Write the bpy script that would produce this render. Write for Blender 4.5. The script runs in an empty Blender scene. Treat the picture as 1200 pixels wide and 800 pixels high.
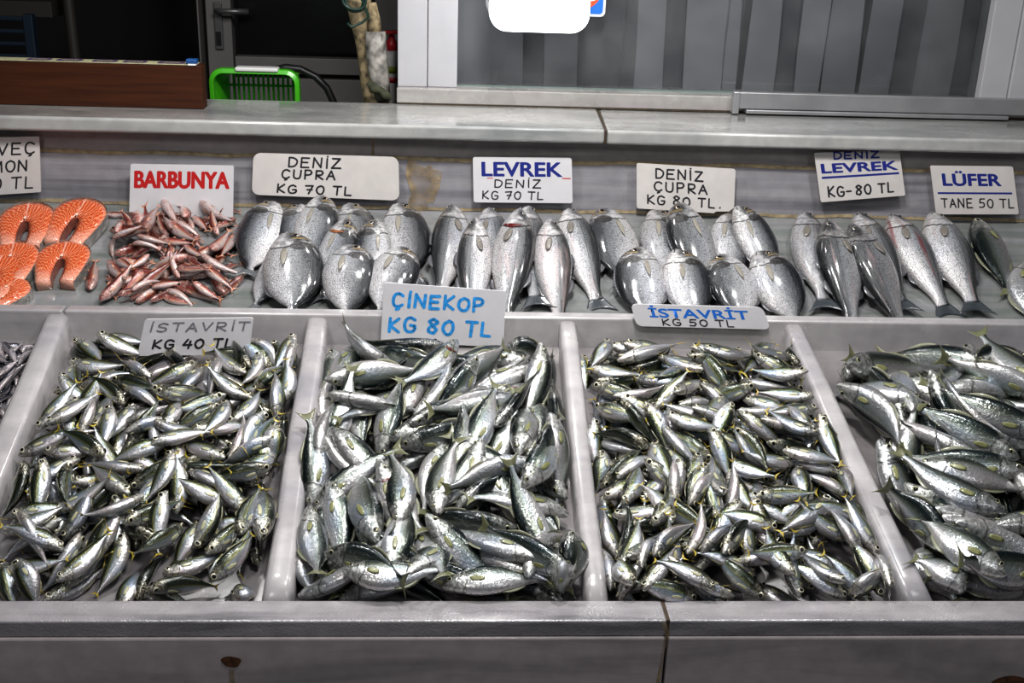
import bpy, bmesh, math, random
import numpy as np
from mathutils import Vector, Matrix
random.seed(7); RS = np.random.RandomState(5)
S = bpy.context.scene
COL = S.collection
# ------------------------------------------------------------------ camera
F = 1350.
Xa = np.array([23400., -303., -F]); Xa /= np.linalg.norm(Xa)
Dn = np.array([-125., -3580., -F]); Dn /= np.linalg.norm(Dn)
Ua = -Dn; Ua -= Xa * Ua.dot(Xa); Ua /= np.linalg.norm(Ua)
Ya = np.cross(Ua, Xa)
R = np.array([Xa, Ya, Ua])
CAM = np.array([0.00623456, -1.54284879, 1.76568987])
cd = bpy.data.cameras.new('camera'); cam = bpy.data.objects.new('camera', cd); COL.objects.link(cam)
cd.sensor_width = 36; cd.lens = 36 * F / 1200; cd.clip_start = .05
M4 = Matrix.Identity(4)
for i in range(3):
    for j in range(3): M4[i][j] = R[i][j]
    M4[i][3] = CAM[i]
cam.matrix_world = M4
S.camera = cam
def ray(px, py): return R @ np.array([px - 600, 400 - py, -F])
def at(px, py, o, n):
    r = ray(px, py); o = np.array(o, float); n = np.array(n, float)
    return CAM + r * ((o - CAM).dot(n) / r.dot(n))
def atY(px, py, Y): return at(px, py, (0, Y, 0), (0, 1, 0))
def atZ(px, py, Z): return at(px, py, (0, 0, Z), (0, 0, 1))

# ------------------------------------------------------------------ materials
def newmat(name):
    m = bpy.data.materials.new(name); m.use_nodes = True
    nt = m.node_tree; b = nt.nodes['Principled BSDF']
    return m, nt, b
def plain(name, col, rough=.5, metal=0, noise=0, nscale=20, coat=0, bump=0, emis=0):
    m, nt, b = newmat(name)
    b.inputs['Roughness'].default_value = rough; b.inputs['Metallic'].default_value = metal
    b.inputs['Coat Weight'].default_value = coat; b.inputs['Coat Roughness'].default_value = .1
    tc = nt.nodes.new('ShaderNodeTexCoord'); n = nt.nodes.new('ShaderNodeTexNoise')
    n.inputs['Scale'].default_value = nscale; n.inputs['Detail'].default_value = 5
    nt.links.new(tc.outputs['Object'], n.inputs['Vector'])
    r = nt.nodes.new('ShaderNodeValToRGB')
    e = r.color_ramp.elements
    e[0].position = .3; e[1].position = .7
    e[0].color = tuple(c * (1 - noise) for c in col) + (1,)
    e[1].color = tuple(min(1, c * (1 + noise * .6)) for c in col) + (1,)
    nt.links.new(n.outputs['Fac'], r.inputs['Fac']); nt.links.new(r.outputs['Color'], b.inputs['Base Color'])
    if bump:
        bp = nt.nodes.new('ShaderNodeBump'); bp.inputs['Strength'].default_value = bump; bp.inputs['Distance'].default_value = .002
        nt.links.new(n.outputs['Fac'], bp.inputs['Height']); nt.links.new(bp.outputs['Normal'], b.inputs['Normal'])
    if emis:
        b.inputs['Emission Color'].default_value = tuple(col) + (1,); b.inputs['Emission Strength'].default_value = emis
    return m
def marble(name, c0, c1, vein, rough=.3, stretch=(1, 6, 6), scale=2.5, wet=0, rot=0., bump=.15, coat=.3):
    m, nt, b = newmat(name); N = nt.nodes; L = nt.links
    tc = N.new('ShaderNodeTexCoord'); mp = N.new('ShaderNodeMapping')
    mp.inputs['Scale'].default_value = stretch; mp.inputs['Rotation'].default_value = (0, rot, rot)
    L.new(tc.outputs['Object'], mp.inputs['Vector'])
    n1 = N.new('ShaderNodeTexNoise'); n1.inputs['Scale'].default_value = scale; n1.inputs['Detail'].default_value = 8; n1.inputs['Distortion'].default_value = .6
    L.new(mp.outputs['Vector'], n1.inputs['Vector'])
    r = N.new('ShaderNodeValToRGB'); e = r.color_ramp.elements
    e[0].position = .32; e[0].color = tuple(vein) + (1,)
    e[1].position = .7; e[1].color = tuple(c1) + (1,)
    k = e.new(.47); k.color = tuple(c0) + (1,)
    L.new(n1.outputs['Fac'], r.inputs['Fac'])
    n2 = N.new('ShaderNodeTexNoise'); n2.inputs['Scale'].default_value = 35; n2.inputs['Detail'].default_value = 6
    L.new(tc.outputs['Object'], n2.inputs['Vector'])
    mx = N.new('ShaderNodeMix'); mx.data_type = 'RGBA'; mx.blend_type = 'MULTIPLY'; mx.inputs[0].default_value = .35
    L.new(r.outputs['Color'], mx.inputs[6]); L.new(n2.outputs['Fac'], mx.inputs[7])
    L.new(mx.outputs[2], b.inputs['Base Color'])
    n3 = N.new('ShaderNodeTexNoise'); n3.inputs['Scale'].default_value = 9; n3.inputs['Detail'].default_value = 3
    L.new(tc.outputs['Object'], n3.inputs['Vector'])
    mr = N.new('ShaderNodeMapRange'); mr.inputs['From Min'].default_value = .35; mr.inputs['From Max'].default_value = .65
    mr.inputs['To Min'].default_value = rough * .5; mr.inputs['To Max'].default_value = rough * 1.4
    L.new(n3.outputs['Fac'], mr.inputs['Value']); L.new(mr.outputs['Result'], b.inputs['Roughness'])
    b.inputs['Coat Weight'].default_value = coat; b.inputs['Coat Roughness'].default_value = .15
    n4 = N.new('ShaderNodeTexNoise'); n4.inputs['Scale'].default_value = 260 if wet else 40; n4.inputs['Detail'].default_value = 3
    L.new(tc.outputs['Object'], n4.inputs['Vector'])
    bp = N.new('ShaderNodeBump'); bp.inputs['Strength'].default_value = wet or bump; bp.inputs['Distance'].default_value = .0015
    L.new(n4.outputs['Fac'], bp.inputs['Height']); L.new(bp.outputs['Normal'], b.inputs['Normal'])
    if wet: L.new(bp.outputs['Normal'], b.inputs['Coat Normal'])
    return m
M = {}
M['marble_front'] = marble('front_marble', (.46, .41, .415), (.55, .50, .50), (.31, .285, .29), rough=.45, scale=2.2, coat=.1)
M['marble_strip'] = marble('front_top_marble', (.33, .315, .33), (.43, .41, .42), (.18, .175, .185), rough=.28, stretch=(1, 8, 8), scale=3, wet=.55, coat=.8)
M['marble_tray'] = marble('tray_marble', (.43, .41, .42), (.52, .50, .50), (.33, .32, .34), rough=.35, scale=2, coat=.5)
M['marble_floor'] = marble('tray_floor_marble', (.22, .205, .21), (.28, .26, .26), (.15, .14, .15), rough=.25, scale=2, coat=.6)
M['marble_shelf'] = marble('shelf_marble', (.235, .245, .24), (.31, .31, .33), (.18, .20, .19), rough=.14, stretch=(.8, 14, 14), scale=2.5, coat=.8)
M['marble_back'] = marble('back_wall_marble', (.32, .31, .335), (.41, .40, .42), (.20, .195, .215), rough=.35, stretch=(.7, 10, 22), scale=2, coat=.3)
M['marble_upper'] = marble('upper_panel_marble', (.46, .42, .41), (.54, .50, .48), (.34, .31, .31), rough=.4, stretch=(.6, 10, 14), scale=2, coat=.2)
M['marble_ledge'] = marble('ledge_marble', (.42, .42, .41), (.53, .53, .515), (.30, .315, .315), rough=.2, stretch=(1.2, 4, 4), scale=3, coat=.7)
M['marble_sill'] = marble('sill_marble', (.38, .365, .35), (.46, .45, .43), (.36, .33, .33), rough=.3, scale=3, coat=.4)
M['mortar'] = plain('old_mortar', (.36, .29, .18), .8, noise=.4, nscale=60, bump=.6)
M['stain'] = plain('brown_stain', (.34, .26, .16), .55, noise=.5, nscale=35, bump=.5)
_m = M['stain']; _nt = _m.node_tree; _n = _nt.nodes.new('ShaderNodeTexNoise'); _n.inputs['Scale'].default_value = 22; _n.inputs['Detail'].default_value = 8
_tc = _nt.nodes.new('ShaderNodeTexCoord'); _r = _nt.nodes.new('ShaderNodeMapRange'); _r.inputs['From Min'].default_value = .40; _r.inputs['From Max'].default_value = .62; _r.inputs['To Min'].default_value = .25
_nt.links.new(_tc.outputs['Object'], _n.inputs['Vector']); _nt.links.new(_n.outputs['Fac'], _r.inputs['Value']); _nt.links.new(_r.outputs['Result'], _nt.nodes['Principled BSDF'].inputs['Alpha'])
M['crack'] = plain('dark_crack', (.05, .035, .02), .8, noise=.5, nscale=90)
M['rust'] = plain('rust', (.09, .035, .012), .6, noise=.6, nscale=120, bump=.6)
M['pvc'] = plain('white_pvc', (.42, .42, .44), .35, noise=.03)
M['pvc_dimmed'] = plain('dimmed_pvc_indoors', (.22, .21, .205), .5, noise=.05)  # white door plastic with the dimness of the room put into its colour
M['alu'] = plain('aluminium', (.36, .36, .37), .38, .55, noise=.15, nscale=12)
M['wood'] = None
M['black'] = plain('black_rubber', (.012, .012, .014), .4)
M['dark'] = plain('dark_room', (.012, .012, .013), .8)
M['darkglass'] = plain('dark_glass', (.006, .006, .007), .25)
M['green'] = plain('green_plastic', (.07, .45, .015), .35, noise=.08, coat=.2)
M['bluecrate'] = plain('blue_plastic', (.008, .02, .04), .5)
M['white'] = plain('white_plastic', (.75, .75, .74), .4)
M['red'] = plain('red_plastic', (.6, .02, .03), .4)
M['trunk'] = plain('pale_bark', (.34, .27, .16), .8, noise=.8, nscale=55, bump=.8)
M['pipe'] = plain('dirty_white_pipe', (.30, .285, .26), .6, noise=.75, nscale=45, bump=.3)
M['moss'] = plain('mossy_dark_cloth', (.05, .055, .03), .9, noise=.5, nscale=60)
M['signwhite'] = plain('painted_sign', (.66, .65, .67), .3, noise=.04, nscale=30, coat=.2)
M['signcream'] = plain('cream_sign', (.62, .59, .57), .35, noise=.06, nscale=30)
M['rustedge'] = plain('stained_sign_edge', (.45, .36, .26), .6, noise=.4, nscale=90)
M['ink'] = plain('black_marker', (.02, .02, .025), .5)
M['inkblue'] = plain('blue_marker', (.03, .33, .78), .5, noise=.35, nscale=160)
M['navy'] = plain('navy_print', (.02, .03, .22), .4)
M['bluep'] = plain('blue_print', (.02, .17, .62), .4)
M['redp'] = plain('red_print', (.5, .02, .02), .4)
M['purple'] = plain('purple_print', (.10, .05, .16), .5)
M['paper'] = plain('yellowed_paper', (.5, .48, .3), .6, noise=.2, nscale=60)
M['orange'] = plain('orange_red_print', (.8, .1, .03), .4)
def m_wood():
    m, nt, b = newmat('varnished_wood'); N = nt.nodes; L = nt.links
    tc = N.new('ShaderNodeTexCoord'); mp = N.new('ShaderNodeMapping'); mp.inputs['Scale'].default_value = (1.5, 20, 26)
    n = N.new('ShaderNodeTexNoise'); n.inputs['Scale'].default_value = 3; n.inputs['Detail'].default_value = 8
    r = N.new('ShaderNodeValToRGB'); e = r.color_ramp.elements
    e[0].position = .3; e[0].color = (.030, .007, .002, 1); e[1].position = .75; e[1].color = (.075, .021, .005, 1)
    L.new(tc.outputs['Object'], mp.inputs['Vector']); L.new(mp.outputs['Vector'], n.inputs['Vector'])
    L.new(n.outputs['Fac'], r.inputs['Fac']); L.new(r.outputs['Color'], b.inputs['Base Color'])
    b.inputs['Roughness'].default_value = .6; b.inputs['Specular IOR Level'].default_value = .25
    return m
M['wood'] = m_wood()
def m_glass():
    m = bpy.data.materials.new('window_glass'); m.use_nodes = True; nt = m.node_tree; N = nt.nodes; L = nt.links
    N.remove(N['Principled BSDF']); out = N['Material Output']
    t = N.new('ShaderNodeBsdfTransparent'); t.inputs[0].default_value = (.84, .85, .86, 1)
    g = N.new('ShaderNodeBsdfGlossy'); g.inputs['Roughness'].default_value = .02
    d = N.new('ShaderNodeBsdfDiffuse'); d.inputs['Color'].default_value = (.6, .62, .62, 1)
    tc = N.new('ShaderNodeTexCoord'); n = N.new('ShaderNodeTexNoise'); n.inputs['Scale'].default_value = 7; n.inputs['Detail'].default_value = 8
    L.new(tc.outputs['Object'], n.inputs['Vector'])
    mr = N.new('ShaderNodeMapRange'); mr.inputs['From Min'].default_value = .4; mr.inputs['From Max'].default_value = .75
    mr.inputs['To Min'].default_value = .03; mr.inputs['To Max'].default_value = .10
    L.new(n.outputs['Fac'], mr.inputs['Value'])
    lw = N.new('ShaderNodeFresnel'); lw.inputs['IOR'].default_value = 1.45
    m1 = N.new('ShaderNodeMixShader'); m2 = N.new('ShaderNodeMixShader')
    L.new(mr.outputs['Result'], m1.inputs[0]); L.new(t.outputs[0], m1.inputs[1]); L.new(d.outputs[0], m1.inputs[2])
    L.new(lw.outputs[0], m2.inputs[0]); L.new(m1.outputs[0], m2.inputs[1]); L.new(g.outputs[0], m2.inputs[2])
    L.new(m2.outputs[0], out.inputs['Surface'])
    return m
M['glass'] = m_glass()
M['curtain'] = plain('grey_curtain_cloth', (.30, .30, .315), .9, noise=.08, nscale=8); M['fold_shade'] = plain('shaded_curtain_cloth', (.13, .13, .14), .9, noise=.1, nscale=8)  # second, darker copy of the curtain cloth: painted shade for the folds
m, nt, b = newmat('lamp_glow'); b.inputs['Base Color'].default_value = (1, 1, 1, 1)
b.inputs['Emission Color'].default_value = (1, .99, .98, 1); b.inputs['Emission Strength'].default_value = 10
M['glow'] = m

# ------------------------------------------------------------------ object helpers
def link(name, me, mat, parent=None, loc=None):
    o = bpy.data.objects.new(name, me); COL.objects.link(o)
    if mat is not None and not me.materials: me.materials.append(mat)
    if parent is not None: o.parent = parent
    if loc is not None: o.location = loc
    return o
def mesh(name, vs, fs, mat, parent=None, smooth=False, bevel=0, seg=2):
    me = bpy.data.meshes.new(name); me.from_pydata([tuple(map(float, v)) for v in vs], [], fs)
    bm = bmesh.new(); bm.from_mesh(me)
    bmesh.ops.recalc_face_normals(bm, faces=bm.faces)
    bm.to_mesh(me); bm.free()
    if smooth: me.polygons.foreach_set('use_smooth', [True] * len(me.polygons))
    o = link(name, me, mat, parent)
    if bevel:
        md = o.modifiers.new('bevel', 'BEVEL'); md.width = bevel; md.segments = seg; md.limit_method = 'ANGLE'
    return o
def hexa(name, c, mat, parent=None, bevel=0, seg=2):
    """c: 8 corners: bottom loop 4, top loop 4"""
    fs = [(0, 1, 2, 3), (4, 5, 6, 7), (0, 1, 5, 4), (1, 2, 6, 5), (2, 3, 7, 6), (3, 0, 4, 7)]
    return mesh(name, c, fs, mat, parent, bevel=bevel, seg=seg)
def box(name, x0, x1, y0, y1, z0, z1, mat, parent=None, bevel=0, seg=2):
    return hexa(name, [(x0, y0, z0), (x1, y0, z0), (x1, y1, z0), (x0, y1, z0), (x0, y0, z1), (x1, y0, z1), (x1, y1, z1), (x0, y1, z1)], mat, parent, bevel, seg)
def tube(name, pts, rad, mat, parent=None, n=12, cap=True):
    pts = [Vector(p) for p in pts]; rr = rad if isinstance(rad, (list, tuple)) else [rad] * len(pts)
    vs, fs = [], []; prev = None
    for i, p in enumerate(pts):
        d = (pts[min(i + 1, len(pts) - 1)] - pts[max(i - 1, 0)]).normalized()
        a = prev if prev is not None else (Vector((0, 0, 1)) if abs(d.z) < .9 else Vector((1, 0, 0)))
        a = (a - d * a.dot(d)).normalized(); b = d.cross(a); prev = a
        for k in range(n):
            t = 2 * math.pi * k / n; vs.append(p + (a * math.cos(t) + b * math.sin(t)) * rr[i])
    for i in range(len(pts) - 1):
        for k in range(n): fs.append((i * n + k, i * n + (k + 1) % n, (i + 1) * n + (k + 1) % n, (i + 1) * n + k))
    if cap: fs += [tuple(range(n)), tuple(range((len(pts) - 1) * n, len(pts) * n))]
    return mesh(name, vs, fs, mat, parent, smooth=True)
def empty(name, loc=(0, 0, 0)):
    o = bpy.data.objects.new(name, None); COL.objects.link(o); o.location = loc; o.empty_display_size = .05; return o
def tag(o, label, cat, group=None, kind=None):
    o['label'] = label; o['category'] = cat
    if group: o['group'] = group
    if kind: o['kind'] = kind
    return o
def struct(o): o['kind'] = 'structure'; return o
def prism(name, loop, nrm, thick, mat, parent=None, bevel=0):
    """flat outline (3d points) extruded backwards by thick along -nrm"""
    n = len(loop); nv = np.array(nrm, float); nv /= np.linalg.norm(nv)
    vs = [np.array(p) for p in loop] + [np.array(p) - nv * thick for p in loop]
    fs = [tuple(range(n)), tuple(range(n, 2 * n))] + [(i, (i + 1) % n, n + (i + 1) % n, n + i) for i in range(n)]
    return mesh(name, vs, fs, mat, parent, bevel=bevel)

# ------------------------------------------------------------------ counter
AL = math.radians(19.95); ca, sa = math.cos(AL), math.sin(AL)
NB = np.array([0, -sa, ca]); VB = np.array([0, ca, sa])
DEP = .055; LB = .69
YW = 1.063; ZW = 1.102
class Frame:
    def __init__(s, o, al): s.o = np.array(o, float); s.n = np.array([0, -math.sin(al), math.cos(al)]); s.v = np.array([0, math.cos(al), math.sin(al)])
    def P(s, u, v, w): return s.o + np.array([u, 0, 0]) + s.v * v + s.n * w
    def uv(s, px, py, w):
        p = at(px, py, s.o + s.n * w, s.n) - s.o
        return p[0], p.dot(s.v)
ASH = math.atan2(ZW - .943, YW - .682)
TR = Frame((0, 0, .75), AL); SH = Frame((0, .682, .943), ASH)
ctr = empty('fish_counter', (0, 0, 0))
tag(ctr, 'pale grey marble fish counter with divided sloping trays and a raised back shelf', 'counter')
XL, XR = -1.75, 1.75
# front wall slabs either side of the crack
xc = atZ(776, 703, .75)[0]
for a, b_ in ((XL, xc - .002), (xc + .002, XR)):
    hexa('front_top_slab', [(a, -.056, .722), (b_, -.056, .722), (b_, .0, .722), (a, .0, .722), (a, -.056, .75), (b_, -.056, .75), (b_, 0, .75), (a, 0, .75)], M['marble_strip'], ctr, bevel=.003)
    box('front_panel', a, b_, -.06, -.012, .0, .7215, M['marble_front'], ctr, bevel=.003)
# crack
cp = [atY(778, 729, -.0605), atY(782, 742, -.0605), atY(777, 765, -.0605), atY(771, 800, -.0605), atY(765, 840, -.0605)]
vs = []
for i, p in enumerate(cp):
    w = [.0035, .004, .0025, .003, .002][i]; vs += [p - np.array([w, 0, 0]), p + np.array([w, 0, 0])]
mesh('joint_crack', vs, [(2 * i, 2 * i + 1, 2 * i + 3, 2 * i + 2) for i in range(4)], M['stain'], ctr)
box('joint_gap', xc - .003, xc + .003, -.054, -.001, .70, .7496, M['crack'], ctr)
for (px, py, rr) in ((271, 775, .0145), (1186, 806, .035)):
    c = atY(px, py, -.0603)
    vs = [c + np.array([math.cos(t) * rr * (1 + .15 * math.sin(3 * t)), -.0008, math.sin(t) * rr * .72 * (1 + .1 * math.cos(2 * t + 1))]) for t in np.linspace(0, 2 * math.pi, 24, endpoint=False)]
    mesh('rust_spot', vs, [tuple(range(24))], M['rust'], ctr)
c = atY(271, 790, -.0606)
mesh('rust_streak', [c + np.array(q) for q in ((-.004, 0, .008), (.004, 0, .008), (.006, 0, -.06), (-.003, 0, -.06))], [(0, 1, 2, 3)], M['stain'], ctr)
# tray floor
hexa('tray_floor', [TR.P(XL, -.02, -DEP - .02), TR.P(XR, -.02, -DEP - .02), TR.P(XR, LB, -DEP - .02), TR.P(XL, LB, -DEP - .02),
                    TR.P(XL, -.02, -DEP), TR.P(XR, -.02, -DEP), TR.P(XR, LB, -DEP), TR.P(XL, LB, -DEP)], M['marble_floor'], ctr)
DIV = [(-.785, -.738, -.785, -.74), (-.2745, -.2285, -.272, -.230), (.2325, .268, .235, .271), (.748, .795, .700, .737), (-1.29, -1.25, -1.27, -1.23), (1.27, 1.31, 1.22, 1.26)]
def divider(a0, a1, b0, b1):   # front x range, back x range
    L_, K = 14, 5
    # rounded top profile
    vs, fs = [], []
    prof = [(0, -DEP - .01), (0, -.008), (.12, -.0018), (.28, 0), (.72, 0), (.88, -.0018), (1, -.008), (1, -DEP - .01)]
    n = len(prof)
    for i in range(L_):
        v = LB * i / (L_ - 1) - .004 * (i == 0) + (.004 if i == L_ - 1 else 0); t = i / (L_ - 1)
        x0 = a0 + (b0 - a0) * t; x1 = a1 + (b1 - a1) * t
        for (s, w) in prof: vs.append(TR.P(x0 + (x1 - x0) * s + .0008 * math.sin(9 * t + s), v, w - .001))
    for i in range(L_ - 1):
        for k in range(n - 1): fs.append((i * n + k, i * n + k + 1, (i + 1) * n + k + 1, (i + 1) * n + k))
    fs += [tuple(range(n)), tuple(range((L_ - 1) * n, L_ * n))]
    o = mesh('tray_divider', vs, fs, M['marble_tray'], ctr)
    for p in o.data.polygons: p.use_smooth = len(p.vertices) == 4
    return o
for d in DIV: divider(*d)
# shelf lip
def extr(name, prof, x0, x1, mat, parent, bevel=0, seg=3):
    n = len(prof); vs = [(x0, y, z) for y, z in prof] + [(x1, y, z) for y, z in prof]
    fs = [tuple(range(n)), tuple(range(n, 2 * n))] + [(i, (i + 1) % n, n + (i + 1) % n, n + i) for i in range(n)]
    return mesh(name, vs, fs, mat, parent, bevel=bevel, seg=seg)
xj = atY(75, 356, .66)[0]
for a, b_ in ((XL, xj - .0012), (xj + .0012, XR)):
    extr('shelf_lip', [(.648, .90), (.682, .90), (.682, .992), (.648, .992)], a, b_, M['marble_tray'], ctr, bevel=.005)
extr('display_shelf', [(.680, .915), (YW + .02, ZW - .03), (YW + .02, ZW + .02 * math.tan(ASH)), (.680, .943 - .002 * math.tan(ASH))], XL, XR, M['marble_shelf'], ctr)
ZM = atY(600, 190, YW)[2]
extr('back_panel', [(YW, ZW - .03), (YW + .03, ZW - .03), (YW + .03, ZM), (YW, ZM)], XL, XR, M['marble_back'], ctr, bevel=.001)
extr('upper_panel', [(YW, ZM + .005), (YW + .03, ZM + .005), (YW + .03, 1.30), (YW, 1.30)], XL, XR, M['marble_upper'], ctr, bevel=.001)
def wavy(name, z, h, x0, x1, mat, y, amp=.0015):
    vs = []; n = 120
    for i in range(n):
        x = x0 + (x1 - x0) * i / (n - 1)
        a = h * (.7 + .5 * RS.rand()); b_ = h * (.7 + .5 * RS.rand()); o_ = amp * math.sin(i * .7)
        vs += [(x, y, z - b_ + o_), (x, y, z + a + o_)]
    return mesh(name, vs, [(2 * i, 2 * i + 1, 2 * i + 3, 2 * i + 2) for i in range(n - 1)], mat, ctr)
wavy('mortar_line', ZM + .003, .0045, XL, XR, M['mortar'], YW - .0012)
wavy('mortar_line', ZW + .006, .0040, XL, XR, M['mortar'], YW - .0016)
# stain patch right of the long sign, vertical joints
for (px0, px1, py0, py1) in ((476, 512, 188, 247),):
    a = atY(px0, py0, YW - .002); b_ = atY(px1, py1, YW - .002); n = 26; vs = []
    for i in range(n):
        t = 2 * math.pi * i / n; q = 1 + .22 * math.sin(3 * t + 1) + .12 * math.sin(7 * t)
        ex = abs(math.cos(t)) ** .6 * np.sign(math.cos(t)); ez = abs(math.sin(t)) ** .6 * np.sign(math.sin(t))
        vs.append(((a[0] + b_[0]) / 2 + ex * (b_[0] - a[0]) / 2 * q, YW - .002, (a[2] + b_[2]) / 2 + ez * (a[2] - b_[2]) / 2 * q))
    mesh('mortar_patch', vs, [tuple(range(n))], M['stain'], ctr)
for px in (437,):
    a = atY(px, 168, YW - .0012)
    box('mortar_joint', a[0] - .003, a[0] + .003, YW - .0014, YW + .001, ZM, 1.27, M['mortar'], ctr)
# ledge slabs
YF = 1.005; ZL0, ZL1 = 1.277, 1.309
jx0, jx1 = atZ(711, 153, ZL1), atZ(703, 130, ZL1)
def slab(name, xa, xb, xa2, xb2, mat, y1=1.30, dy=0, dz=0):
    return hexa(name, [(xa, YF + dy, ZL0 + dz), (xb, YF + dy, ZL0 + dz), (xb2, y1, ZL0 + dz), (xa2, y1, ZL0 + dz),
                       (xa, YF + dy, ZL1 + dz), (xb, YF + dy, ZL1 + dz), (xb2, y1, ZL1 + dz), (xa2, y1, ZL1 + dz)], mat, ctr, bevel=.007, seg=4)
slab('ledge_slab', XL, jx0[0] - .002, XL, jx1[0] - .002, M['marble_ledge'])
slab('ledge_slab', jx0[0] + .002, XR, jx1[0] + .002, XR, M['marble_ledge'], dy=.004, dz=-.002)
hexa('ledge_joint', [(jx0[0] - .003, YF + .002, ZL0 + .001), (jx0[0] + .003, YF + .002, ZL0 + .001), (jx1[0] + .003, 1.29, ZL0 + .001), (jx1[0] - .003, 1.29, ZL0 + .001),
                     (jx0[0] - .003, YF + .002, ZL1 - .002), (jx0[0] + .003, YF + .002, ZL1 - .002), (jx1[0] + .003, 1.29, ZL1 - .002), (jx1[0] - .003, 1.29, ZL1 - .002)], M['crack'], ctr)
# ------------------------------------------------------------------ window wall
XWL = atY(466, 100, 1.30)[0]
zs = atY(500, 104, 1.288)[2]
sl = extr('window_sill', [(1.288, 1.311), (1.42, 1.311), (1.42, zs), (1.288, zs)], XWL - .002, XR, M['marble_sill'], None, bevel=.003); struct(sl)
extr('dark_seam', [(1.2865, 1.3085), (1.30, 1.3085), (1.30, 1.313), (1.2865, 1.313)], XWL, XR, M['crack'], sl)
win = empty('window_1', (0, 1.33, zs)); struct(win)
win2 = win
def pbox(name, x0, x1, y0, y1, z0, z1, mat, bevel=.002):
    o = box(name, x0, x1, y0 - 1.33, y1 - 1.33, z0 - zs, z1 - zs, mat, win, bevel); return o
ZT = 2.35
xa, xb = atY(466, 60, 1.315)[0], atY(501, 60, 1.315)[0]; xg = atY(536, 60, 1.32)[0]
pbox('window_post', xa, xb - .0008, 1.315, 1.40, zs, ZT, M['pvc'])
pbox('window_frame', xb + .0008, xg, 1.319, 1.40, zs, ZT, M['pvc'])
xr0 = atY(1150, 100, 1.325)[0]
pbox('window_frame', xr0, xr0 + .07, 1.325, 1.40, zs, ZT, M['pvc'])
pbox('window_post', xr0 + .0715, xr0 + .14, 1.318, 1.40, zs, ZT, M['pvc'])
pbox('window_frame', xa, xr0 + .14, 1.319, 1.40, ZT - .07, ZT, M['pvc'])
pbox('glass_pane', xg, xr0, 1.352, 1.356, zs, ZT - .07, M['glass'], 0)
pbox('glazing_strip', xg, xr0, 1.345, 1.351, zs, zs + .004, plain('green_glass_edge', (.16, .2, .19), .2), 0)
tr = [(atY(862, 108, 1.262), atY(862, 133, 1.262))][0]
track = empty('window_2', (0, 1.262, tr[1][2])); struct(track)
zt0, zt1 = tr[1][2] - track.location.z, tr[0][2] - track.location.z
def ex2(name, prof, x0, x1, mat):
    n = len(prof); vs = [(x0, y, z) for y, z in prof] + [(x1, y, z) for y, z in prof]
    fs = [tuple(range(n)), tuple(range(n, 2 * n))] + [(i, (i + 1) % n, n + (i + 1) % n, n + i) for i in range(n)]
    return mesh(name, vs, fs, mat, track, bevel=.002)
ex2('sliding_track', [(0, .012), (.022, .012), (.022, zt1), (0, zt1)], tr[0][0], XR, M['alu'])
ex2('track_lip', [(-.006, 0.001), (.022, .001), (.022, .0105), (-.006, .0105)], tr[0][0] + .03, atY(1182, 140, 1.256)[0], M['alu'])
ex2('end_cap', [(-.004, 0), (.02, 0), (.02, zt1 + .001), (-.004, zt1 + .001)], tr[0][0] - .004, tr[0][0] + .012, M['alu'])
# curtain behind the glass
fold = [(500, 0), (543, 0), (575, 1), (590, 0), (611, 1), (612, 2), (635, 2), (636, 1), (674, 0), (676, 2), (727, 1), (728, 2), (742, 1), (775, 0), (777, 2), (799, 2), (800, 1), (845, 0), (847, 1), (862, 1), (864, 3),
        (870, 3), (872, 1), (905, 0), (907, 2), (932, 2), (933, 1), (960, 0), (962, 3), (965, 1), (1000, 0), (1002, 3), (1009, 3), (1010, 1), (1042, 0), (1044, 2), (1073, 1), (1075, 1), (1112, 0), (1114, 3), (1150, 3), (1175, 1), (1230, 1)]
vs = []; nz = 8
for (px, d) in fold:
    p = atY(px, 100, 1.40)
    for k in range(nz):
        z = zs - .05 + (ZT - zs) * k / (nz - 1)
        vs.append((p[0] + .004 * math.sin(k * 1.3 + px), 1.395 + d * .016, z))
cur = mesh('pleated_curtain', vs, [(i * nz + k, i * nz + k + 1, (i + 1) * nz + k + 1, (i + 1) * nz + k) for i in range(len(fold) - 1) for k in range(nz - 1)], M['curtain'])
cur.data.materials.append(M['fold_shade'])
for i, p in enumerate(cur.data.polygons): p.material_index = 1 if fold[i // (nz - 1)][1] >= 2 and fold[i // (nz - 1) + 1][1] >= 1 else 0  # recessed folds take the darker cloth colour, shade put into the material
tag(cur, 'grey pleated curtain hanging behind the window glass', 'curtain')
# sticker on the window
stk = empty('window_sticker', (0, 0, 0)); tag(stk, 'blue and orange-red sticker with white rim on the window glass, beside lamp', 'sticker')
def rrect(x0, x1, z0, z1, r, n=6):
    out = []
    for (cx, cz, a) in ((x1 - r, z1 - r, 0), (x0 + r, z1 - r, 90), (x0 + r, z0 + r, 180), (x1 - r, z0 + r, 270)):
        for k in range(n + 1):
            t = math.radians(a + 90 * k / n); out.append((cx + r * math.cos(t), cz + r * math.sin(t)))
    return out
s0 = atY(709, 20, 1.348); s1 = atY(640, 20, 1.348)
for nm, ins, mat, dy in (('sticker_rim', 0, M['white'], 0), ('sticker_field', .006, M['bluep'], .0004)):
    lp = rrect(s1[0] + ins, s0[0] - ins, s0[2] + ins, s0[2] + .14 - ins, .012 - ins * .6)
    mesh(nm, [(x, 1.3495 - dy, z) for x, z in lp], [tuple(range(len(lp)))], mat, stk)
cx, cz = s0[0] - .062, s0[2] + .068
mesh('sticker_disc', [(cx + .053 * math.cos(t), 1.3487, cz + .053 * math.sin(t)) for t in np.linspace(0, 2 * math.pi, 40, endpoint=False)], [tuple(range(40))], M['orange'], stk)
ring = []
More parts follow.
